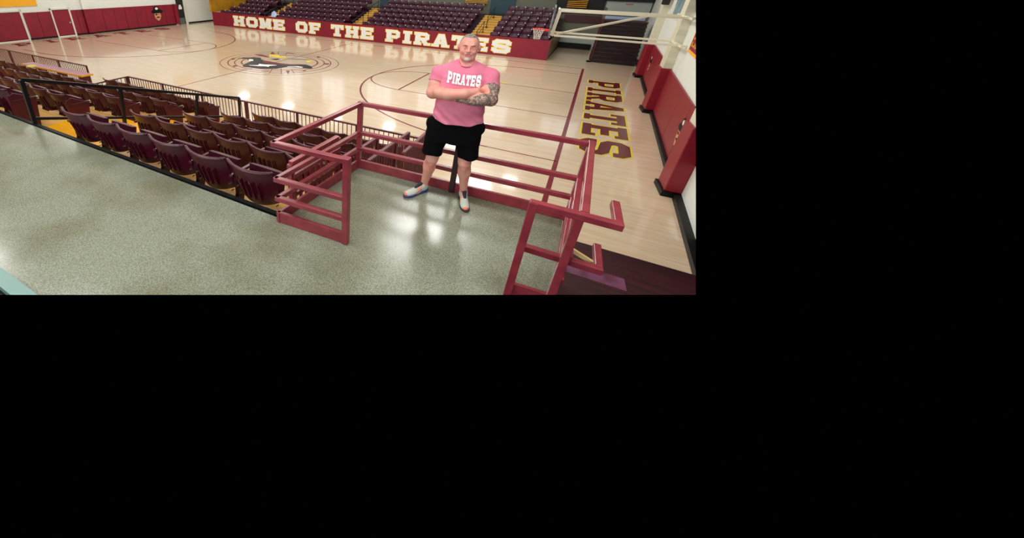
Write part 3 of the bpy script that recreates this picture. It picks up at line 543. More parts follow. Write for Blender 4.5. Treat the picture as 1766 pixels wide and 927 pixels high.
def near_seat():
    r_ = empty('stadium_seat')
    yfun = lambda a, t: -.06 - .10 * t - .085 * (1 - a * a) + (.03 * (1 - t) ** 2)
    wfun = lambda t: .285 + .04 * min(1, t * 1.5)
    ztop = lambda a: .80 + .012 * abs(a) ** 3
    hole = lambda i, j: (i in (5, 8, 11, 14, 17)) and 4 <= j <= 9
    shell(.33, .29, .8, 23, 14, yfun, wfun, .02, hole, ztop).build('backrest', M['seat'], r_, smooth=False)
    mb = MB(); mb.tube([(a * wfun(1), yfun(a, 1) - .002, ztop(a)) for a in np.linspace(-1, 1, 15)], .021, 8); mb.build('back_rim', M['seat'], r_, smooth=True)
    # ribs that stiffen the shell
    mb = MB()
    for i in (6.5, 9.5, 12.5, 15.5): 
        a = -1 + 2 * (i + .5) / 23; mb.bar((a * .3, yfun(a, .2) - .008, .38), (a * .325, yfun(a, .65) - .008, .63), .018, .016, up=(0, 1, 0))
    mb.build('rib', M['seat'], r_)
    # folded seat pan
    mb = MB(); n = 8
    for i in range(n + 1):
        a = -1 + 2 * i / n; mb.v += [(a * .25, .04 - .02 * (1 - a * a), .30), (a * .25, .08, .30), (a * .25, .16 + .01 * (1 - a * a), .64), (a * .25, .10, .66)]
    for i in range(n):
        k = 4 * i; mb.f += [(k, k + 1, k + 5, k + 4), (k + 1, k + 2, k + 6, k + 5), (k + 2, k + 3, k + 7, k + 6), (k + 3, k, k + 4, k + 7)]
    mb.f += [(0, 3, 2, 1), (4 * n, 4 * n + 1, 4 * n + 2, 4 * n + 3)]
    mb.build('seat_pan', M['seat'], r_)
    mb = MB(); mb.bar((-.335, .0, .34), (-.335, -.13, -.0), .05, .12, up=(0, 1, 0)); mb.box(-.36, -.31, -.08, .10, .28, .55); mb.build('leg', M['seatd'], r_, bevel=.008)
    mb = MB(); mb.bar((-.335, -.14, .575), (-.335, .20, .565), .055, .035); mb.build('armrest', M['seat'], r_, bevel=.01)
    mb = MB()
    for x in (-.305, .305):
        for z in (.33, .44): y = yfun(.93, (z - .2) / .6); mb.tube([(x * .93, y - .012, z), (x * .93, y + .02, z)], .009, 6)
    mb.build('bolt', M['bolt'], r_)
    return r_
ns = near_seat()
# end standard for the last seat of a row
def end_panel(parent):
    mb = MB(); mb.slab([(.345, -.22, .0), (.345, .12, .0), (.345, .20, .58), (.345, -.10, .74), (.345, -.2, .7)], (1, 0, 0), .03); mb.build('end_panel', M['seat'], parent, bevel=.006)
    MB().bar((.36, -.14, .6), (.36, .21, .59), .055, .035).build('armrest', M['seatd'], parent, bevel=.01)
    MB().box(.333, .387, .21, .235, .55, .60).build('row_plate', M['steel'], parent)
ne = near_seat(); end_panel(ne)
BY = [-15.43, -14.46, -13.46, -12.48, -11.48]   # y of each seat origin
names = ['top row by concourse', 'second row down', 'third row down', 'fourth row down', 'lowest row by the fence']
used = {0: False, 1: False}
def put(src, key, x, k, lab, grp):
    o = src if not used[key] else copy_tree(src); used[key] = True
    o.location = (x, BY[k] - (.12 if (x < -9.3 and 0 < k < 4) else 0), DZ[k]); o.rotation_euler = (0, 0, math.radians(random.uniform(-.6, .6))); tag(o, lab, 'seat', grp)
P0 = .685
for k in range(5):
    n = 6
    for i in range(n):
        put(ns, 0, -8.05 + P0 * (i + .5) + [-.08, .0, .05, .05, .05][k], k, 'maroon seat between aisle and platform, %s, %s from aisle' % (names[k], ORD[i]), 'maroon seats between the aisle and the platform')
cnt = [2, 5, 9, 15, 7]
for k in range(5):
    for i in range(cnt[k]):
        x = [-9.87, -9.90, -9.84, -9.66, -9.58][k] - P0 * (i + .5)
        put(ne if i == 0 else ns, 1 if i == 0 else 0, x, k, 'maroon seat across the aisle, %s, %s from aisle' % (names[k], ORD[i]), 'maroon seats left of the aisle')
# upholstered green cushion
mb = MB(); mb.tube([(0, 0, 0), (0, 0, .05)], .17, 14); o = mb.build('seat_cushion', M['yellowp'], bevel=.015); o.location = (-18.9, -11.75, 1.60); tag(o, 'round yellow green cushion lying by the lilac counter', 'cushion')

# black aisle handrail
r_ = empty('aisle_handrail'); tag(r_, 'long black square handrail running down the aisle between the near seats', 'handrail')
T = [Vector((-8.78, -15.72, 3.48)), Vector((-8.7, -14.33, 3.0)), Vector((-8.64, -12.7, 2.42)), Vector((-8.60, -11.42, 2.02))]
Bq = [Vector((-8.78, -15.78, 2.86)), Vector((-8.72, -14.45, 2.45)), Vector((-8.66, -12.85, 1.94)), Vector((-8.62, -11.5, 1.52))]
MB().bar(T[0], T[3], .045, .055).build('rail', M['railblk'], r_); MB().bar(Bq[0], Bq[3], .04, .045).build('rail', M['railblk'], r_)
for i, (a, b) in enumerate(zip(T, Bq)): MB().bar(a, (b.x, b.y, [2.31, 1.97, 1.31, .98][i]), .05, .055, up=(0, 1, 0)).build('post', M['railblk'], r_)

# court side fences
def fence(a, b, z0, z1, lab, sp=.122, posts=1.9, m='raild', w=.016, grp=None):
    a, b = Vector((a[0], a[1], 0)), Vector((b[0], b[1], 0)); L = (b - a).length; d = (b - a).normalized()
    r_ = empty('guard_fence', (a.x, a.y, z0), math.atan2(d.y, d.x)); tag(r_, lab, 'fence', grp); H = z1 - z0
    MB().bar((0, 0, H), (L, 0, H), .05, .035).build('top_rail', M[m], r_); MB().bar((0, 0, .06), (L, 0, .06), .04, .03).build('bottom_rail', M[m], r_)
    n = max(2, int(L / sp)); p0 = MB().bar((0, 0, .06), (0, 0, H), w, w, up=(0, 1, 0)).build('baluster', M[m], r_); p0.location = (L / n / 2, 0, 0)
    for i in range(1, min(n, 99)): c = p0.copy(); COL.objects.link(c); c.parent = r_; c.location = (L * (i + .5) / n, 0, 0)
    q0 = MB().bar((0, 0, 0), (0, 0, H + .01), .05, .05, up=(0, 1, 0)).build('post', M[m], r_); k = max(1, int(round(L / posts)))
    for i in range(1, k + 1): c = q0.copy(); COL.objects.link(c); c.parent = r_; c.location = (L * i / k, 0, 0)
    return r_
fence((-14.22, -10.92), (-3.62, -10.80), .98, 1.70, 'long dark maroon baluster fence between the lowest near seats and the court')
fence((-24.6, -10.95), (-16.95, -10.78), .90, 1.70, 'dark maroon baluster fence beside the lilac counter, far left')
fence((-14.24, -12.35), (-14.22, -10.98), .98, 1.70, 'short dark maroon fence turning in from the court, left of the long one')
r_ = empty('press_counter'); tag(r_, 'long lilac topped counter with golden edge against the far left fence', 'counter')
MB().hexa([(-20.2, -11.52), (-16.35, -11.34), (-16.3, -10.97), (-20.15, -11.15)], 1.50, 1.535).build('top', M['pinktop'], r_, bevel=.006)
MB().hexa([(-20.2, -11.55), (-16.33, -11.37), (-16.33, -11.34), (-20.2, -11.52)], 1.48, 1.53).hexa([(-16.35, -11.35), (-16.3, -11.36), (-16.25, -10.97), (-16.3, -10.96)], 1.48, 1.53).build('edge_trim', M['riser'], r_)
for x in (-19.6, -18.1, -16.6): MB().box(x - .03, x + .03, -11.3, -11.0, .98, 1.5).build('bracket', M['raild'], r_)

# ------------------------------------------------------------------ platform guard rail
zf0 = 2.75
BLp, BRp, FLp, FMp, FRp = (-3.585, -14.42), (-1.18, -14.35), (-3.775, -15.84), (-3.035, -15.80), (-1.31, -15.75)
def rail_run(r_, a, b, zs=(3.63, 3.25, 3.03), kick=True, m='railp'):
    a, b = Vector(a), Vector(b); e_ = (b - a).normalized() * .024; a, b = a - e_, b + e_
    for z in zs: MB().bar((a[0], a[1], z), (b[0], b[1], z), .052, .05).build('top_rail' if z == zs[0] else 'mid_rail', M[m], r_, bevel=.006)
    if kick: MB().bar((a[0], a[1], zf0 + .062), (b[0], b[1], zf0 + .062), .035, .12).build('kick_board', M[m], r_, bevel=.004)
def post(r_, p, z1=3.66, m='railp', w=.06, z0=2.75, cut=False): return MB().box(p[0] - w / 2, p[0] + w / 2, p[1] - w / 2, p[1] + w / 2, z0, z1).build('post', M[m], r_, bevel=.006, cut=cut)
r_ = empty('platform_guard_rail', (0, 0, 0)); tag(r_, 'dusty maroon wooden guard rail round the three sides of the platform behind the man', 'guard rail')
rail_run(r_, BLp, BRp); rail_run(r_, BLp, FLp); rail_run(r_, FLp, FMp); rail_run(r_, BRp, (-1.305, -15.66))
post(r_, BLp); post(r_, FMp); post(r_, BRp); post(r_, (-2.37, -14.40), 3.63, 'seatd')
r_ = empty('stair_guard_rail', (0, 0, 0)); tag(r_, 'red maroon rail with stubby return arms at the right of the platform opening', 'guard rail')
for z, x0, x1, yy in ((3.64, -1.64, -1.10, -15.73), (3.20, -1.61, -1.08, -15.64)):
    MB().bar((x0, yy, z), (x1, yy, z), .05, .05).build('rail', M['railp'], r_, bevel=.006, cut=True); MB().bar((x1 - .025, yy + .02, z), (x1 - .015, yy + .29, z), .05, .05).build('return_arm', M['railp'], r_, bevel=.006, cut=True)
post(r_, (-1.615, -15.73), 3.66, cut=True, w=.055); post(r_, (-1.33, -15.70), 3.62, cut=True, z0=2.0, w=.055)
MB().bar((-1.62, -15.71, 2.83), (-1.30, -15.69, 2.83), .03, .12).build('kick_board', M['railp'], r_, cut=True)
# wooden brace
o = MB().bar((-1.30, -15.585, 3.27), (-1.14, -15.575, 3.20), .02, .03).build('wooden_brace', M['wood'], cut=True); tag(o, 'short raw pine brace behind the lower return arm of the stair rail', 'brace')
# sloping guard left of the platform
r_ = empty('stair_guard', (0, 0, 0)); tag(r_, 'maroon baluster guard just outside the left side of the platform', 'guard rail')
a, b = (-3.90, -15.45), (-3.80, -14.60)
MB().bar((a[0], a[1], 3.20), (b[0], b[1], 3.20), .06, .06).build('top_rail', M['railp'], r_, bevel=.006)
MB().bar((a[0] + .02, a[1], 3.05), (b[0] + .02, b[1], 3.05), .045, .045).build('mid_rail', M['railp'], r_, bevel=.005)
MB().bar((a[0], a[1], 2.80), (b[0], b[1], 2.80), .05, .05).build('bottom_rail', M['railp'], r_)
for i in range(9):
    t = (i + .5) / 9; x, y = a[0] + (b[0] - a[0]) * t, a[1] + (b[1] - a[1]) * t; MB().box(x - .014, x + .014, y - .014, y + .014, 2.35, 3.05).build('baluster', M['railp'], r_)
for p in (a, b): MB().box(p[0] - .03, p[0] + .03, p[1] - .03, p[1] + .03, 2.0, 3.2).build('post', M['railp'], r_, bevel=.005)
# lower guards behind the platform
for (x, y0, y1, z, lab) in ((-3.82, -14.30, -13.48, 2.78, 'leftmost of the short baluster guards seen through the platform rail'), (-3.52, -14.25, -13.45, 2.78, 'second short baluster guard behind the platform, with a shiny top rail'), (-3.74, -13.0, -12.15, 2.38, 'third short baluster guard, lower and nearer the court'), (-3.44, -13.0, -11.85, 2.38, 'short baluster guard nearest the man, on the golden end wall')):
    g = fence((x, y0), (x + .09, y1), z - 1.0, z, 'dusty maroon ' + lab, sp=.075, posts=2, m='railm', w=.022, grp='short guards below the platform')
fence((-3.78, -12.1), (-3.45, -10.85), .98, 1.72, 'dusty maroon fence at the right end of the lowest seats above the golden end wall', sp=.1, m='raild')

# ------------------------------------------------------------------ maroon steps at the lower right
mb = MB()
for i in range(12): mb.box(-1.18, 6, -10.80 - .36 * (i + 1), -10.80 - .36 * i, 0, .19 * (i + 1) * .98)
o = mb.build('maroon_steps', M['mar'], cut=True); tag(o, 'wide dark maroon painted steps beside the platform, leading down to the court', 'steps')
o = MB().box(-1.17, -.30, -14.75, -13.72, 1.68, 1.78).build('step_landing', M['purple'], cut=True); tag(o, 'worn purple painted landing on the dark maroon steps beside the platform', 'landing')

# ------------------------------------------------------------------ the man
MX, MY, MZ, MR = -2.447, -14.602, 2.75, math.radians(10.24)
man = empty('person', (MX, MY, MZ), MR)
tag(man, 'broad man with grey goatee in pink PIRATES shirt and black shorts, standing with arms crossed', 'person')
class Field:
    """signed distance grid; a = right in the photograph, b = towards the camera, z up"""
    def __init__(s, lo, hi, h):
        s.lo = np.array(lo, np.float32); s.h = h; s.n = np.ceil((np.array(hi) - s.lo) / h).astype(int) + 1; s.d = np.full(s.n, .2, np.float32)
    def block(s, lo, hi):
        i0 = np.maximum(0, ((np.array(lo) - s.lo) / s.h).astype(int)); i1 = np.minimum(s.n, ((np.array(hi) - s.lo) / s.h).astype(int) + 2)
        sl = tuple(slice(a, b) for a, b in zip(i0, i1)); ax = [s.lo[k] + s.h * np.arange(i0[k], i1[k], dtype=np.float32) for k in range(3)]
        return sl, ax[0][:, None, None], ax[1][None, :, None], ax[2][None, None, :]
    def add(s, fn, lo, hi, k=.02, op='u'):
        p = k + .03; sl, a, b, z = s.block(np.array(lo) - p, np.array(hi) + p)
        if 0 in s.d[sl].shape: return
        e = np.broadcast_to(fn(a, b, z), s.d[sl].shape); d = s.d[sl]
        if op == 'u': h = np.maximum(k - np.abs(d - e), 0) / k; s.d[sl] = np.minimum(d, e) - h * h * k * .25
        elif op == 's': e = -e; h = np.maximum(k - np.abs(d - e), 0) / k; s.d[sl] = np.maximum(d, e) + h * h * k * .25
        elif op == 'i': s.d[sl] = np.maximum(d, e)
    def cone(s, p, q, r1, r2, k=.02, op='u', sc=None):
        p, q = np.array(p, float), np.array(q, float); R = max(r1, r2); v = q - p; L2 = max(float(v @ v), 1e-9)
        def fn(a, b, z):
            t = np.clip(((a - p[0]) * v[0] + (b - p[1]) * v[1] + (z - p[2]) * v[2]) / L2, 0, 1)
            return np.sqrt((a - p[0] - t * v[0]) ** 2 + (b - p[1] - t * v[1]) ** 2 + (z - p[2] - t * v[2]) ** 2) - (r1 + (r2 - r1) * t)
        s.add(fn, np.minimum(p, q) - R, np.maximum(p, q) + R, k, op)
    def ell(s, c, r, k=.02, op='u'):
        c, r = np.array(c, float), np.array(r, float)
        def fn(a, b, z):
            q = np.sqrt(((a - c[0]) / r[0]) ** 2 + ((b - c[1]) / r[1]) ** 2 + ((z - c[2]) / r[2]) ** 2) + 1e-6
            g = np.sqrt(((a - c[0]) / r[0] ** 2) ** 2 + ((b - c[1]) / r[1] ** 2) ** 2 + ((z - c[2]) / r[2] ** 2) ** 2) + 1e-6
            return q * (q - 1) / g
        s.add(fn, c - r, c + r, k, op)
    def stack(s, rows, k=.02, op='u', pw=2.4):
        R = np.array(rows, float); zz = R[:, 0]
        def fn(a, b, z):
            f = lambda j: np.interp(z, zz, R[:, j]).astype(np.float32)
            ca, cb, ra, rb = f(1), f(2), f(3), f(4)
            e = (np.abs((a - ca) / ra) ** pw + np.abs((b - cb) / rb) ** pw) ** (1 / pw)
            return np.maximum((e - 1) * np.minimum(ra, rb), np.maximum(zz[0] - z, z - zz[-1]))
        m = R[:, 3].max(), R[:, 4].max(); s.add(fn, (R[:, 1].min() - m[0], R[:, 2].min() - m[1], zz[0]), (R[:, 1].max() + m[0], R[:, 2].max() + m[1], zz[-1]), k, op)
    def mesh(s, name, mats, parent, matfn=None, smooth=2):
        d = s.d.copy(); d[0] = d[-1] = .1; d[:, 0] = d[:, -1] = .1; d[:, :, 0] = d[:, :, -1] = .1
        I = d < 0; nx, ny, nz = d.shape
        corn = [(i, j, k) for i in (0, 1) for j in (0, 1) for k in (0, 1)]
        cnt = sum(I[i:nx - 1 + i, j:ny - 1 + j, k:nz - 1 + k].astype(np.int8) for i, j, k in corn)
        act = np.argwhere((cnt > 0) & (cnt < 8)); idx = np.full((nx - 1, ny - 1, nz - 1), -1, np.int32); idx[act[:, 0], act[:, 1], act[:, 2]] = np.arange(len(act))
        V = np.zeros((len(act), 3)); C = np.zeros(len(act))
        val = {c: d[act[:, 0] + c[0], act[:, 1] + c[1], act[:, 2] + c[2]] for c in corn}
        for c in corn:
            for ax in range(3):
                if c[ax] == 0:
                    e = list(c); e[ax] = 1; e = tuple(e); u, v_ = val[c], val[e]; m = (u < 0) != (v_ < 0); t = np.where(m, u / np.where(m, u - v_, 1), 0)
                    P = np.array(c, float)[None] + np.eye(3)[ax][None] * t[:, None]; V += P * m[:, None]; C += m
        V = V / C[:, None] + act; V = s.lo[None] + V * s.h; F = []
        for ax in range(3):
            sl0 = [slice(None)] * 3; sl1 = [slice(None)] * 3; sl0[ax] = slice(0, -1); sl1[ax] = slice(1, None)
            A, B = I[tuple(sl0)], I[tuple(sl1)]; e = np.argwhere(A != B); o1, o2 = [x for x in range(3) if x != ax]
            e = e[(e[:, o1] > 0) & (e[:, o2] > 0) & (e[:, o1] < s.n[o1] - 1) & (e[:, o2] < s.n[o2] - 1)]
            q = []
            for (m1, m2) in ((1, 1), (0, 1), (0, 0), (1, 0)):
                c = e.copy(); c[:, o1] -= m1; c[:, o2] -= m2; q.append(idx[c[:, 0], c[:, 1], c[:, 2]])
            q = np.stack(q, 1); ins = A[e[:, 0], e[:, 1], e[:, 2]]; flip = ins if ax != 1 else ~ins
            q[~flip] = q[~flip][:, ::-1]; F.append(q)
        F = np.concatenate(F)[:, ::-1]
        V2 = np.column_stack([V[:, 0], -V[:, 1], V[:, 2]])   # local y points away from the camera
        me = bpy.data.meshes.new(name); me.vertices.add(len(V2)); me.vertices.foreach_set('co', V2.ravel()); me.loops.add(4 * len(F)); me.loops.foreach_set('vertex_index', F.ravel())
        me.polygons.add(len(F)); me.polygons.foreach_set('loop_start', np.arange(0, 4 * len(F), 4)); me.polygons.foreach_set('loop_total', np.full(len(F), 4)); me.update(calc_edges=True)
        for m in (mats if isinstance(mats, list) else [mats]): me.materials.append(m)
        if matfn is not None:
            cen = V[F].mean(1); me.polygons.foreach_set('material_index', matfn(cen).astype(np.int32))
        me.polygons.foreach_set('use_smooth', np.ones(len(F), bool)); me.validate()
        bm = bmesh.new(); bm.from_mesh(me)
        for _ in range(smooth): bmesh.ops.smooth_vert(bm, verts=bm.verts, factor=.5, use_axis_x=True, use_axis_y=True, use_axis_z=True)
        bmesh.ops.recalc_face_normals(bm, faces=bm.faces); bm.to_mesh(me); bm.free()
        o = bpy.data.objects.new(name, me); COL.objects.link(o); o.parent = parent; return o
def skinmat():
    m = mat('ruddy skin', (220, 160, 140), .5, noise=((226, 146, 130), 9, (1, 1, 1), .4, .65)); b = m.node_tree.nodes['Principled BSDF']
    b.inputs['Subsurface Weight'].default_value = .08; b.inputs['Subsurface Radius'].default_value = (.5, .2, .1); b.inputs['Subsurface Scale'].default_value = .02; return m
SK = skinmat()
TAT = mat('tattooed skin', (66, 68, 72), .5); nt = TAT.node_tree
tc = nt.nodes.new('ShaderNodeTexCoord'); vo = nt.nodes.new('ShaderNodeTexVoronoi'); vo.feature = 'DISTANCE_TO_EDGE'; vo.inputs['Scale'].default_value = 44; nz = nt.nodes.new('ShaderNodeTexNoise'); nz.inputs['Scale'].default_value = 38; nz.inputs['Detail'].default_value = 6
ad = nt.nodes.new('ShaderNodeVectorMath'); ad.operation = 'MULTIPLY_ADD'; ad.inputs[1].default_value = (.07, .07, .07); nt.links.new(nz.outputs['Color'], ad.inputs[0]); nt.links.new(tc.outputs['Object'], ad.inputs[2]); nt.links.new(ad.outputs[0], vo.inputs[0]); nt.links.new(tc.outputs['Object'], nz.inputs[0])
c1 = nt.nodes.new('ShaderNodeValToRGB'); e = c1.color_ramp.elements; e[0].position = .02; e[0].color = lin((84, 84, 84)); e[1].position = .22; e[1].color = lin((214, 160, 138)); e2 = c1.color_ramp.elements.new(.08); e2.color = lin((150, 138, 126)); nt.links.new(vo.outputs['Distance'], c1.inputs[0])
c2 = nt.nodes.new('ShaderNodeValToRGB'); c2.color_ramp.elements[0].position = .42; c2.color_ramp.elements[0].color = lin((158, 158, 152)); c2.color_ramp.elements[1].position = .56; c2.color_ramp.elements[1].color = (1, 1, 1, 1); nt.links.new(nz.outputs[0], c2.inputs[0])
mx = nt.nodes.new('ShaderNodeMixRGB'); mx.blend_type = 'MULTIPLY'; mx.inputs[0].default_value = .9; nt.links.new(c1.outputs[0], mx.inputs[1]); nt.links.new(c2.outputs[0], mx.inputs[2]); nt.links.new(mx.outputs[0], nt.nodes['Principled BSDF'].inputs['Base Color'])
LIP = mat('lips', (196, 112, 104), .5)
SHIRT = mat('faded pink jersey', (216, 112, 138), .9, noise=((224, 130, 152), 6, (1, 1, 1), .35, .7), bump=(60, .15, .004)); SHORT = mat('black shorts cloth', (6, 6, 8), .95, spec=.1)
HAIR = mat('short grey hair', (92, 88, 82), .8, noise=((150, 146, 138), 40, (1, 1, 1), .35, .7), bump=(160, .5, .004)); HAIRL = mat('grey side hair', (150, 146, 138), .85, noise=((176, 160, 148), 40, (1, 1, 1), .35, .7)); BEARD = mat('white grey beard', (198, 184, 174), .85, bump=(150, .5, .003)); MOUST = mat('greying moustache', (212, 168, 152), .85)

HC = np.array((.048, -.015, 1.70))   # head centre
B = Field((-.36, -.25, .0), (.46, .36, 1.83), .0042)
# torso and pelvis under the clothes, legs
B.stack([(.86, .03, 0, .17, .11), (.98, .045, .01, .19, .12), (1.12, .046, .01, .19, .12), (1.25, .047, 0, .19, .11), (1.40, .046, -.01, .19, .10), (1.48, .046, -.01, .13, .08)], .03)
for hip, kn, an, toe in (((-.075, 0, .90), (-.150, .02, .50), (-.205, -.085, .10), (-.295, .03)), ((.150, 0, .90), (.190, .03, .515), (.238, -.075, .10), (.262, .07))):
    B.cone(hip, kn, .105, .064, .03); kn2 = (kn[0], kn[1], kn[2])
    mid = tuple(kn[i] * .64 + an[i] * .36 for i in range(3))
    B.cone(kn2, (mid[0], mid[1] - .012, mid[2]), .060, .058, .03); B.cone((mid[0], mid[1] - .012, mid[2]), an, .060, .038, .03)
    B.ell((mid[0] + .018, mid[1] - .035, mid[2] + .03), (.045, .045, .10), .03); B.ell((mid[0] - .02, mid[1] - .035, mid[2] + .03), (.045, .045, .09), .03)
    B.ell((kn[0], kn[1] + .042, kn[2] + .0), (.040, .03, .048), .02)
    B.cone((kn[0], kn[1] + .035, kn[2] - .06), (an[0], an[1] + .02, an[2] + .05), .026, .018, .02)
    B.cone(an, (toe[0], toe[1], .05), .036, .026, .02)
    for sg in (-1, 1): B.ell((an[0] + sg * .030, an[1], an[2] + .0), (.014, .016, .018), .012)
# neck, shoulders
B.cone((.048, -.03, 1.62), (.048, -.035, 1.48), .068, .085, .03); B.ell((.048, -.005, 1.50), (.095, .072, .050), .02)
for sg, sh in ((-1, (-.175, -.02, 1.425)), (1, (.272, -.02, 1.435))):
    B.cone((.048 + sg * .035, -.03, 1.520), (sh[0], -.02, sh[2] - .03), .042, .050, .04); B.ell(sh, (.062, .062, .070), .03)
# image-left arm (bare) on top
B.cone((-.19, -.02, 1.40), (-.232, .055, 1.245), .066, .056, .03); B.ell((-.212, .03, 1.33), (.066, .062, .075), .03)
B.cone((-.228, .06, 1.243), (-.08, .185, 1.278), .056, .054, .03); B.cone((-.08, .185, 1.278), (.07, .225, 1.312), .054, .044, .025); B.cone((.07, .225, 1.312), (.172, .172, 1.328), .044, .035, .02)
B.ell((-.15, .13, 1.275), (.075, .06, .056), .02)
# its hand tucked over the other arm
def hand(w, dirn, up, palm, out=1, curl=.9):
    w, d, n = np.array(w, float), np.array(dirn, float), np.array(palm, float); d /= np.linalg.norm(d); n /= np.linalg.norm(n); s_ = np.cross(n, d); s_ *= np.sign(s_ @ np.array(up, float))
    for t in (-.026, -.009, .009, .026): B.cone(w, w + d * .085 + s_ * t, .022, .013, .012)
    for t, L in zip((.030, .010, -.010, -.029), (.072, .080, .074, .058)):
        p = w + d * .088 + s_ * t
        for i, (f, r_) in enumerate(((.45, .0100), (.30, .0092), (.25, .0084))):
            ang = curl * (i + .4) * .55; q = p + (d * math.cos(ang) + n * math.sin(ang)) * L * f; B.cone(p, q, r_ + .0006, r_, .004); p = q
    p = w + d * .02 + s_ * .022; q = p + (d * .6 + s_ * .7 + n * .2) * .042; B.cone(p, q, .014, .011, .008); q2 = q + (d * .9 + s_ * .3 + n * .2) * .036; B.cone(q, q2, .0105, .0095, .004)
hand((.176, .160, 1.328), (.55, -.83, -.05), (0, 0, 1), (-.69, -.72, 0), curl=.1)
# image-right arm (tattooed), underneath
B.cone((.290, -.02, 1.40), (.316, .135, 1.258), .066, .056, .03); B.ell((.300, .068, 1.335), (.078, .070, .078), .03)
B.cone((.314, .138, 1.254), (.235, .205, 1.268), .056, .056, .03); B.cone((.235, .205, 1.268), (.15, .20, 1.252), .056, .048, .02); B.cone((.15, .20, 1.252), (.01, .170, 1.243), .048, .032, .02)
hand((.005, .172, 1.245), (-.85, -.25, .05), (0, 0, 1), (.25, -.9, .1))
# head
B.ell(HC + (0, -.012, .012), (.088, .104, .096), .02); B.ell(HC + (0, .012, -.045), (.074, .080, .078), .03); B.cone(HC + (-.03, .045, -.088), HC + (.03, .045, -.088), .034, .034, .025); B.ell(HC + (-.002, .072, -.098), (.030, .024, .024), .02)
B.cone(HC + (-.034, .082, .020), HC + (.034, .082, .020), .014, .014, .016)
for sg in (-1, 1):
    B.ell(HC + (sg * .036, .094, -.004), (.017, .016, .011), .012, 's'); B.ell(HC + (sg * .036, .078, -.006), (.0155, .014, .0115), .004)
    B.cone(HC + (sg * .022, .089, .0035), HC + (sg * .051, .0815, .002), .0062, .0058, .004); B.cone(HC + (sg * .024, .088, -.0125), HC + (sg * .050, .081, -.0125), .0055, .0052, .004)
    B.ell(HC + (sg * .045, .068, -.036), (.024, .024, .022), .02)
    B.ell(HC + (sg * .098, -.010, -.012), (.012, .020, .033), .008); B.ell(HC + (sg * .106, -.002, -.010), (.006, .010, .018), .006, 's')
    B.ell(HC + (sg * .013, .104, -.032), (.010, .011, .009), .008)
B.cone(HC + (0, .090, .012), HC + (0, .112, -.026), .009, .013, .012)
B.cone(HC + (-.022, .090, -.054), HC + (.022, .090, -.054), .010, .010, .010); B.cone(HC + (-.018, .090, -.066), HC + (.018, .090, -.066), .009, .009, .008)
B.cone(HC + (-.026, .104, -.060), HC + (.026, .104, -.0605), .0035, .0035, .004, 's')
def bodymat(c):
    a, b, z = c[:, 0], c[:, 1], c[:, 2]; out = np.zeros(len(c), int)
    def segd(p, q): p, q = np.array(p), np.array(q); v = q - p; t = np.clip(((c - p) @ v) / (v @ v), 0, 1); return np.linalg.norm(c - p - t[:, None] * v, axis=1)
    dR = np.minimum.reduce([segd((.292, -.02, 1.42), (.316, .135, 1.258)), segd((.300, .068, 1.34), (.300, .068, 1.33)) - .02, segd((.314, .138, 1.254), (.235, .205, 1.268)), segd((.235, .205, 1.268), (.15, .20, 1.252)), segd((.15, .20, 1.252), (.01, .170, 1.243))])
    dL = np.minimum.reduce([segd((-.08, .185, 1.278), (.07, .225, 1.312)), segd((.07, .225, 1.312), (.23, .13, 1.34)), segd((-.228, .06, 1.243), (-.08, .185, 1.278))])
    out[(dR < .085) & (dR < dL - .004) & (a > -.0) & (z < 1.45)] = 1
    h = c - HC; out[(np.abs(h[:, 0]) < .023) & (h[:, 1] > .088) & (h[:, 2] < -.0575) & (h[:, 2] > -.0655)] = 2
    return out
body = B.mesh('body', [SK, TAT, LIP], man, bodymat, 2)
del B
# hair, beard, brows, eyes
Hh = Field((-.08, -.16, 1.58), (.18, .13, 1.83), .003)
Hh.ell(HC + (0, -.013, .012), (.0910, .1075, .0990), .01)
Hh.add(lambda a, b, z: (1.742 + .022 * np.minimum(1, ((a - .048) / .07) ** 2) * -1 - z) * .8 + 0 * a, (-.08, .02, 1.58), (.18, .13, 1.83), .01, 'i') if False else None
def hairline(a, b, z):
    aa = np.abs(a - HC[0]); fr_ = np.clip((b - HC[1] + .010) / .03, 0, 1); top = 1.7865 - np.clip((aa - .052) / .03, 0, 1) * .040
    zc = (1.645 + np.clip((b - HC[1] + .07) / .06, 0, 1) * .035) * (1 - fr_) + top * fr_
    return (zc - z) + 0 * a
Hh.add(hairline, (-.08, -.16, 1.58), (.18, .13, 1.83), .01, 'i')
Hh.mesh('hair', [HAIR, HAIRL], man, lambda c: ((c[:, 2] < 1.772) & ((np.abs(c[:, 0] - HC[0]) > .058))).astype(int), 2)
Bd = Field((-.02, .0, 1.55), (.12, .14, 1.72), .0022)
Bd.ell(HC + (-.002, .0725, -.104), (.030, .029, .025), .006)
for sg in (-1, 1): Bd.cone(HC + (sg * .034, .0775, -.060), HC + (sg * .024, .077, -.098), .0045, .0095, .012)
Bd.mesh('goatee', BEARD, man, None, 1)
Mo = Field((-.02, .0, 1.60), (.12, .14, 1.70), .0018)
for sg in (-1, 1): Mo.cone(HC + (sg * .003, .1015, -.0455), HC + (sg * .031, .0900, -.0530), .0062, .0058, .006)
Mo.mesh('moustache', MOUST, man, None, 1)
Eb = Field((-.02, .0, 1.68), (.12, .14, 1.76), .0018)
for sg in (-1, 1): Eb.cone(HC + (sg * .019, .0985, .0190), HC + (sg * .036, .0960, .0235), .0042, .0042, .004); Eb.cone(HC + (sg * .036, .0960, .0235), HC + (sg * .054, .0840, .0200), .0042, .003, .004)
Eb.mesh('eyebrows', mat('thin greying brow', (150, 104, 88), .8), man, None, 1)
EYEW, EYEI = mat('eye white', (196, 176, 166), .3), mat('eye iris', (52, 54, 54), .3)
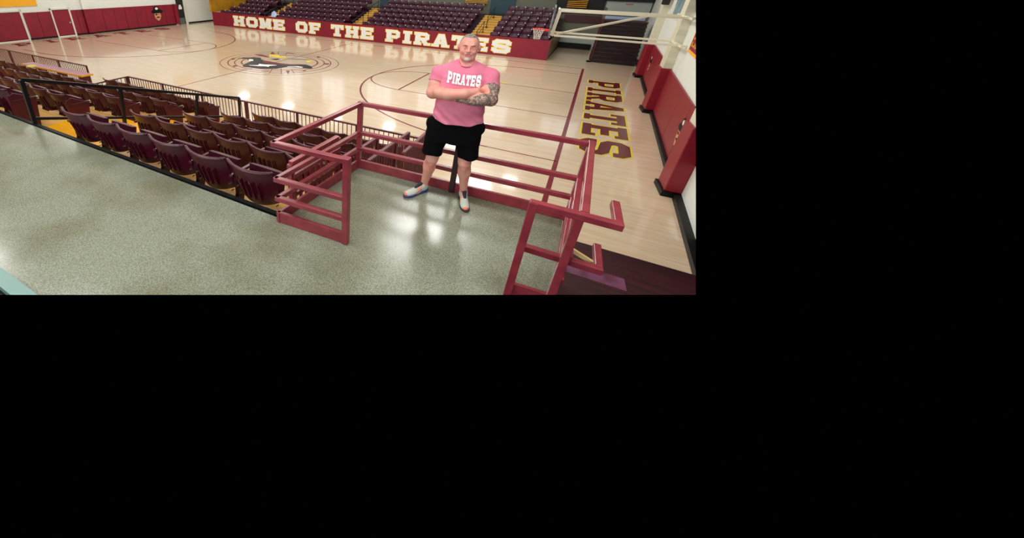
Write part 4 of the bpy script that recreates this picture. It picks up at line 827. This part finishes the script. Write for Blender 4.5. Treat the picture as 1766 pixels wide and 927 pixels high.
for sg in (-1, 1):
    c = HC + (sg * .036, .0905, -.005)
    ey = MB().tube([(c[0] + t, -(c[1] - .3 * t * t / .0134), c[2]) for t in np.linspace(-.0115, .0115, 7)], [.0006, .0020, .0029, .0032, .0029, .0020, .0006], 8).build('eye', EYEW, man, smooth=True)
    MB().tube([(c[0], -(c[1] + .001), c[2]), (c[0], -(c[1] + .0042), c[2])], .0034, 10).build('iris', EYEI, ey)
# shirt
def wr(a, b, z):
    fr_ = np.clip(b / .1 + .3, 0, 1)
    return -.0045 * fr_ * (np.sin(46 * (a - .05) + 10 * np.sin(6 * z)) * np.clip((1.2 - z) / .12, 0, 1) + .7 * np.sin(30 * (z + .9 * np.abs(a - .05))) * np.clip((z - 1.05) / .1, 0, 1) * np.clip((1.32 - z) / .05, 0, 1)) - .0035 * np.sin(34 * (z - .7 * np.abs(a - .047)) + 3) * np.clip((z - 1.40) / .04, 0, 1)
SR = [(.93, .046, .0, .252, .160), (1.0, .046, .0, .249, .158), (1.10, .046, .005, .240, .160), (1.20, .047, .005, .236, .160), (1.33, .047, .0, .236, .150), (1.42, .046, -.005, .222, .134), (1.475, .046, -.012, .185, .112), (1.52, .047, -.022, .125, .092), (1.562, .047, -.028, .085, .078)]
Sf = Field((-.36, -.22, .90), (.46, .24, 1.64), .0042)
Sf.stack(SR, .02, pw=2.5)
for sg, sh, el in ((-1, (-.178, -.02, 1.42), (-.228, .045, 1.25)), (1, (.276, -.02, 1.43), (.318, .085, 1.25))):
    Sf.cone((.047 + sg * .045, -.032, 1.515), (sh[0] - sg * .01, -.02, sh[2] - .005), .066, .082, .03); Sf.ell(sh, (.088, .084, .086), .03)
    p_, q_ = np.array(sh), np.array(el); v_ = q_ - p_; n_ = v_ / np.linalg.norm(v_); n_ = n_ + np.array((sg * -.15, 0, 0)); n_ /= np.linalg.norm(n_); pc = p_ + v_ * (.44 if sg < 0 else .50)
    def slv(a, b, z, p_=p_, v_=v_, n_=n_, pc=pc):
        t = np.clip(((a - p_[0]) * v_[0] + (b - p_[1]) * v_[1] + (z - p_[2]) * v_[2]) / float(v_ @ v_), 0, 1)
        d = np.sqrt((a - p_[0] - t * v_[0]) ** 2 + (b - p_[1] - t * v_[1]) ** 2 + (z - p_[2] - t * v_[2]) ** 2) - .088
        return np.maximum(d, (a - pc[0]) * n_[0] + (b - pc[1]) * n_[1] + (z - pc[2]) * n_[2])
    Sf.add(slv, np.minimum(p_, q_) - .1, np.maximum(p_, q_) + .1, .012)
Sf.add(wr, (-.36, -.22, .9), (.46, .24, 1.64), .01, 'w') if False else None
sl, a_, b_, z_ = Sf.block((-.36, -.22, .9), (.46, .24, 1.64)); Sf.d[sl] += wr(a_, b_, z_).astype(np.float32)
Sf.add(lambda a, b, z: (.972 - .012 * np.cos(9 * (a - .02)) - .03 * np.clip(-b, 0, .1) * 0 + .006 * np.sin(31 * a) - z) + 0 * b, (-.36, -.22, .88), (.46, .24, 1.3), .01, 'i')
Sf.ell((.047, .05, 1.587), (.078, .092, .060), .008, 's')
shirt = Sf.mesh('t_shirt', SHIRT, man, None, 2)
def front_b(a, z, lo=-.1, hi=.23):
    ia = np.clip((a - Sf.lo[0]) / Sf.h, 0, Sf.n[0] - 2); iz = np.clip((z - Sf.lo[2]) / Sf.h, 0, Sf.n[2] - 2); i0, k0 = int(ia), int(iz); fa, fz = ia - i0, iz - k0
    col = ((Sf.d[i0, :, k0] * (1 - fa) + Sf.d[i0 + 1, :, k0] * fa) * (1 - fz) + (Sf.d[i0, :, k0 + 1] * (1 - fa) + Sf.d[i0 + 1, :, k0 + 1] * fa) * fz)
    j = np.where(col < 0)[0]
    if len(j) == 0: return 0
    j = j[-1]; t = col[j] / (col[j] - col[j + 1]); return float(Sf.lo[1] + (j + t) * Sf.h)
# lettering wraps the chest
tm = MB(); x = 0; word = 'PIRATES'; TA0, TA1, TZ0, TH = -.105, .200, 1.372, .088
ws = [.62 if c == 'I' else 1.0 for c in word]; tot = sum(ws) + .1 * 6; sc = (TA1 - TA0) / tot
for c, wd in zip(word, ws):
    for pi_, poly in enumerate(glyph(c)):
        P = inflate(poly, .03); mnx, mxx = min(p.x for p in P), max(p.x for p in P); mny, mxy = min(p.y for p in P), max(p.y for p in P)
        # cut each stroke into small pieces so that it follows the cloth
        bmg = bmesh.new(); bmg.faces.new([bmg.verts.new((p.x, p.y, 0)) for p in P])
        for g in np.arange(-.2, 1.3, .1):
            for nn, co in (((1, 0, 0), (g, 0, 0)), ((0, 1, 0), (0, g, 0))): bmesh.ops.bisect_plane(bmg, geom=bmg.verts[:] + bmg.edges[:] + bmg.faces[:], plane_co=co, plane_no=nn)
        k = len(tm.v); bmg.verts.index_update()
        for v in bmg.verts:
            a = TA0 + (x + v.co.x + (-.19 if c == 'I' else 0)) * sc; u = (a - .0475) / .15; hgt = TH * (1 + .10 * u * u); z = TZ0 + v.co.y * hgt - .006 * u
            tm.v.append((a, -(front_b(a, z) + .0060 + .00025 * pi_), z))
        tm.f += [tuple(k + v.index for v in f.verts) for f in bmg.faces]; bmg.free()
    x += wd + .1
tm.build('shirt_lettering', M['whitep'], shirt)
cm = MB(); 
cm.tube([(.047 + .080 * math.cos(t), -(-.020 + .092 * math.sin(t)), 1.553 - (.024 if math.sin(t) > 0 else .012) * math.sin(t)) for t in np.linspace(0, 2 * math.pi, 33)[:-1]], .0075, 8, closed=True); cm.build('collar', SHIRT, shirt, smooth=True)
# shorts
Kf = Field((-.32, -.22, .52), (.40, .24, 1.03), .0045)
Kf.stack([(.74, .028, 0, .262, .138), (.80, .028, 0, .272, .142), (.90, .032, 0, .266, .145), (1.0, .04, 0, .235, .14)], .02, pw=2.6)
Kf.cone((-.115, 0, .80), (-.158, .018, .54), .125, .112, .03); Kf.cone((.172, 0, .80), (.214, .02, .54), .125, .112, .03)
Kf.cone((.030, -.3, .60), (.022, .3, .60), .078, .078, .03, 's'); Kf.cone((.027, -.3, .66), (.012, .3, .66), .05, .05, .03, 's')
for (x0, z0) in ((-.158, .568), (.214, .578)):
    Kf.add(lambda a, b, z, z0=z0, x0=x0: (z0 + .05 * np.abs(a - x0) + .10 * (b * .3) - z) + 0 * a, (x0 - .14, -.2, .5), (x0 + .13, .2, .7), .01, 'i')
for sg, x0 in ((-1, -.225), (1, .295)): Kf.ell((x0, .02, .92), (.026, .05, .04), .05)
sl, a_, b_, z_ = Kf.block((-.32, -.22, .52), (.40, .24, 1.03)); Kf.d[sl] += (-.004 * np.sin(40 * a_ + 8 * z_) * np.clip((.8 - z_) / .1, 0, 1)).astype(np.float32) + 0 * b_
Kf.mesh('shorts', SHORT, man, None, 2)
# shoes
SU, SO, SN, SL = mat('pale grey running mesh', (184, 190, 178), .7, bump=(220, .4, .002)), mat('coral shoe trim', (236, 116, 84), .5), mat('navy sole foam', (44, 58, 118), .5), mat('dark navy laces', (24, 34, 44), .8)
SB = mat('charcoal sole rubber', (40, 42, 46), .6)
def shoe(hx, hb, tx, tb, sole, lab):
    L = math.hypot(tx - hx, tb - hb); an = math.atan2(tb - hb, tx - hx)
    r_ = empty('shoe', (hx, -hb, 0)); r_.parent = man; r_.rotation_euler = (0, 0, -an); r_['label'] = lab
    k = L / .31   # local: a along the foot, b across
    F = Field((-.06, -.08, .0), (L + .05, .08, .18), .003)
    F.ell((.045 * k, 0, .055), (.055 * k, .040, .050), .02); F.cone((.03 * k, 0, .075), (.045 * k, 0, .105), .040, .044, .02); F.cone((.07 * k, 0, .075), (.17 * k, .0, .050), .040, .036, .025); F.ell((.225 * k, .004, .034), (.085 * k, .047, .034), .02); F.ell((.16 * k, 0, .035), (.09 * k, .044, .036), .02)
    F.ell((.030 * k, 0, .135), (.044, .030, .034), .006, 's')
    F.add(lambda a, b, z: (.018 - z) + 0 * a + 0 * b, (-.06, -.08, 0), (L + .05, .08, .18), .01, 'i')
    up = F.mesh('upper', [SU, SO], r_, lambda c: ((c[:, 0] > .29 * k) | ((np.abs(c[:, 1]) > .022) & (np.abs(c[:, 2] - .045 - .3 * (.16 * k - c[:, 0])) < .010) & (c[:, 0] > .10 * k) & (c[:, 0] < .19 * k))).astype(int), 1)
    G = Field((-.06, -.09, -.005), (L + .06, .09, .07), .003)
    def sole_fn(a, b, z):
        w_ = np.interp(a, [-.03 * k, .0, .06 * k, .13 * k, .22 * k, .29 * k, .325 * k], [.012, .036, .043, .038, .053, .042, .012]).astype(np.float32)
        top = .030 + .010 * np.clip((.10 * k - a) / .1, 0, 1) - .006 * np.clip((a - .2 * k) / .1, 0, 1); bot = .001 + .012 * np.clip((a - .25 * k) / .07, 0, 1)
        return np.maximum(np.maximum(np.abs(b) - w_, np.maximum(-.03 * k - a, a - .322 * k)), np.maximum(z - top, bot - z)) 
    G.add(sole_fn, (-.05, -.08, 0), (L + .05, .08, .06), .01); G.mesh('sole', sole, r_, None, 1)
    mb = MB()
    for i in range(5):
        t = .085 + .022 * i; z = .118 - .0125 * i; mb.tube([(t * k, -.026, z - .022), (t * k + .006, -.014, z - .003), (t * k + .008, 0, z + .004), (t * k + .006, .014, z - .003), (t * k, .026, z - .022)], .005, 6)
    for s in (1, -1): mb.tube([(.085 * k, 0, .124), (.075 * k, s * .02, .140), (.10 * k, s * .034, .122), (.088 * k, 0, .124)], .0035, 5)
    mb.tube([(.05 * k, 0, .128), (.10 * k, 0, .112), (.17 * k, 0, .078)], [.020, .024, .016], 8)
    mb.build('laces', SL, r_)
shoe(-.178, -.115, -.392, .120, SN, 'pale grey running shoe with coral toe and navy sole'); shoe(.232, -.125, .285, .190, SB, 'pale grey running shoe with coral toe and dark sole')

bpy.context.view_layer.update()
for o in list(scene.objects):
    if o.type != 'MESH' or o.name.split('.')[0] in ('ceiling', 'wall_front') or o.modifiers: continue
    W_ = o.matrix_world; bb = [np.array(W_ @ Vector(c)) for c in o.bound_box]
    for n in (NR, NB):
        n = n / np.linalg.norm(n)
        if max(float((p - CAM) @ n) for p in bb) > 1e-4:
            if o.data.users > 1: o.data = o.data.copy()
            bm = bmesh.new(); bm.from_mesh(o.data); bm.transform(W_)
            bmesh.ops.bisect_plane(bm, geom=bm.verts[:] + bm.edges[:] + bm.faces[:], plane_co=Vector(CAM), plane_no=Vector(n), clear_outer=True)
            bm.transform(W_.inverted()); bm.to_mesh(o.data); bm.free()
            if len(o.data.polygons) == 0: bpy.data.objects.remove(o); break
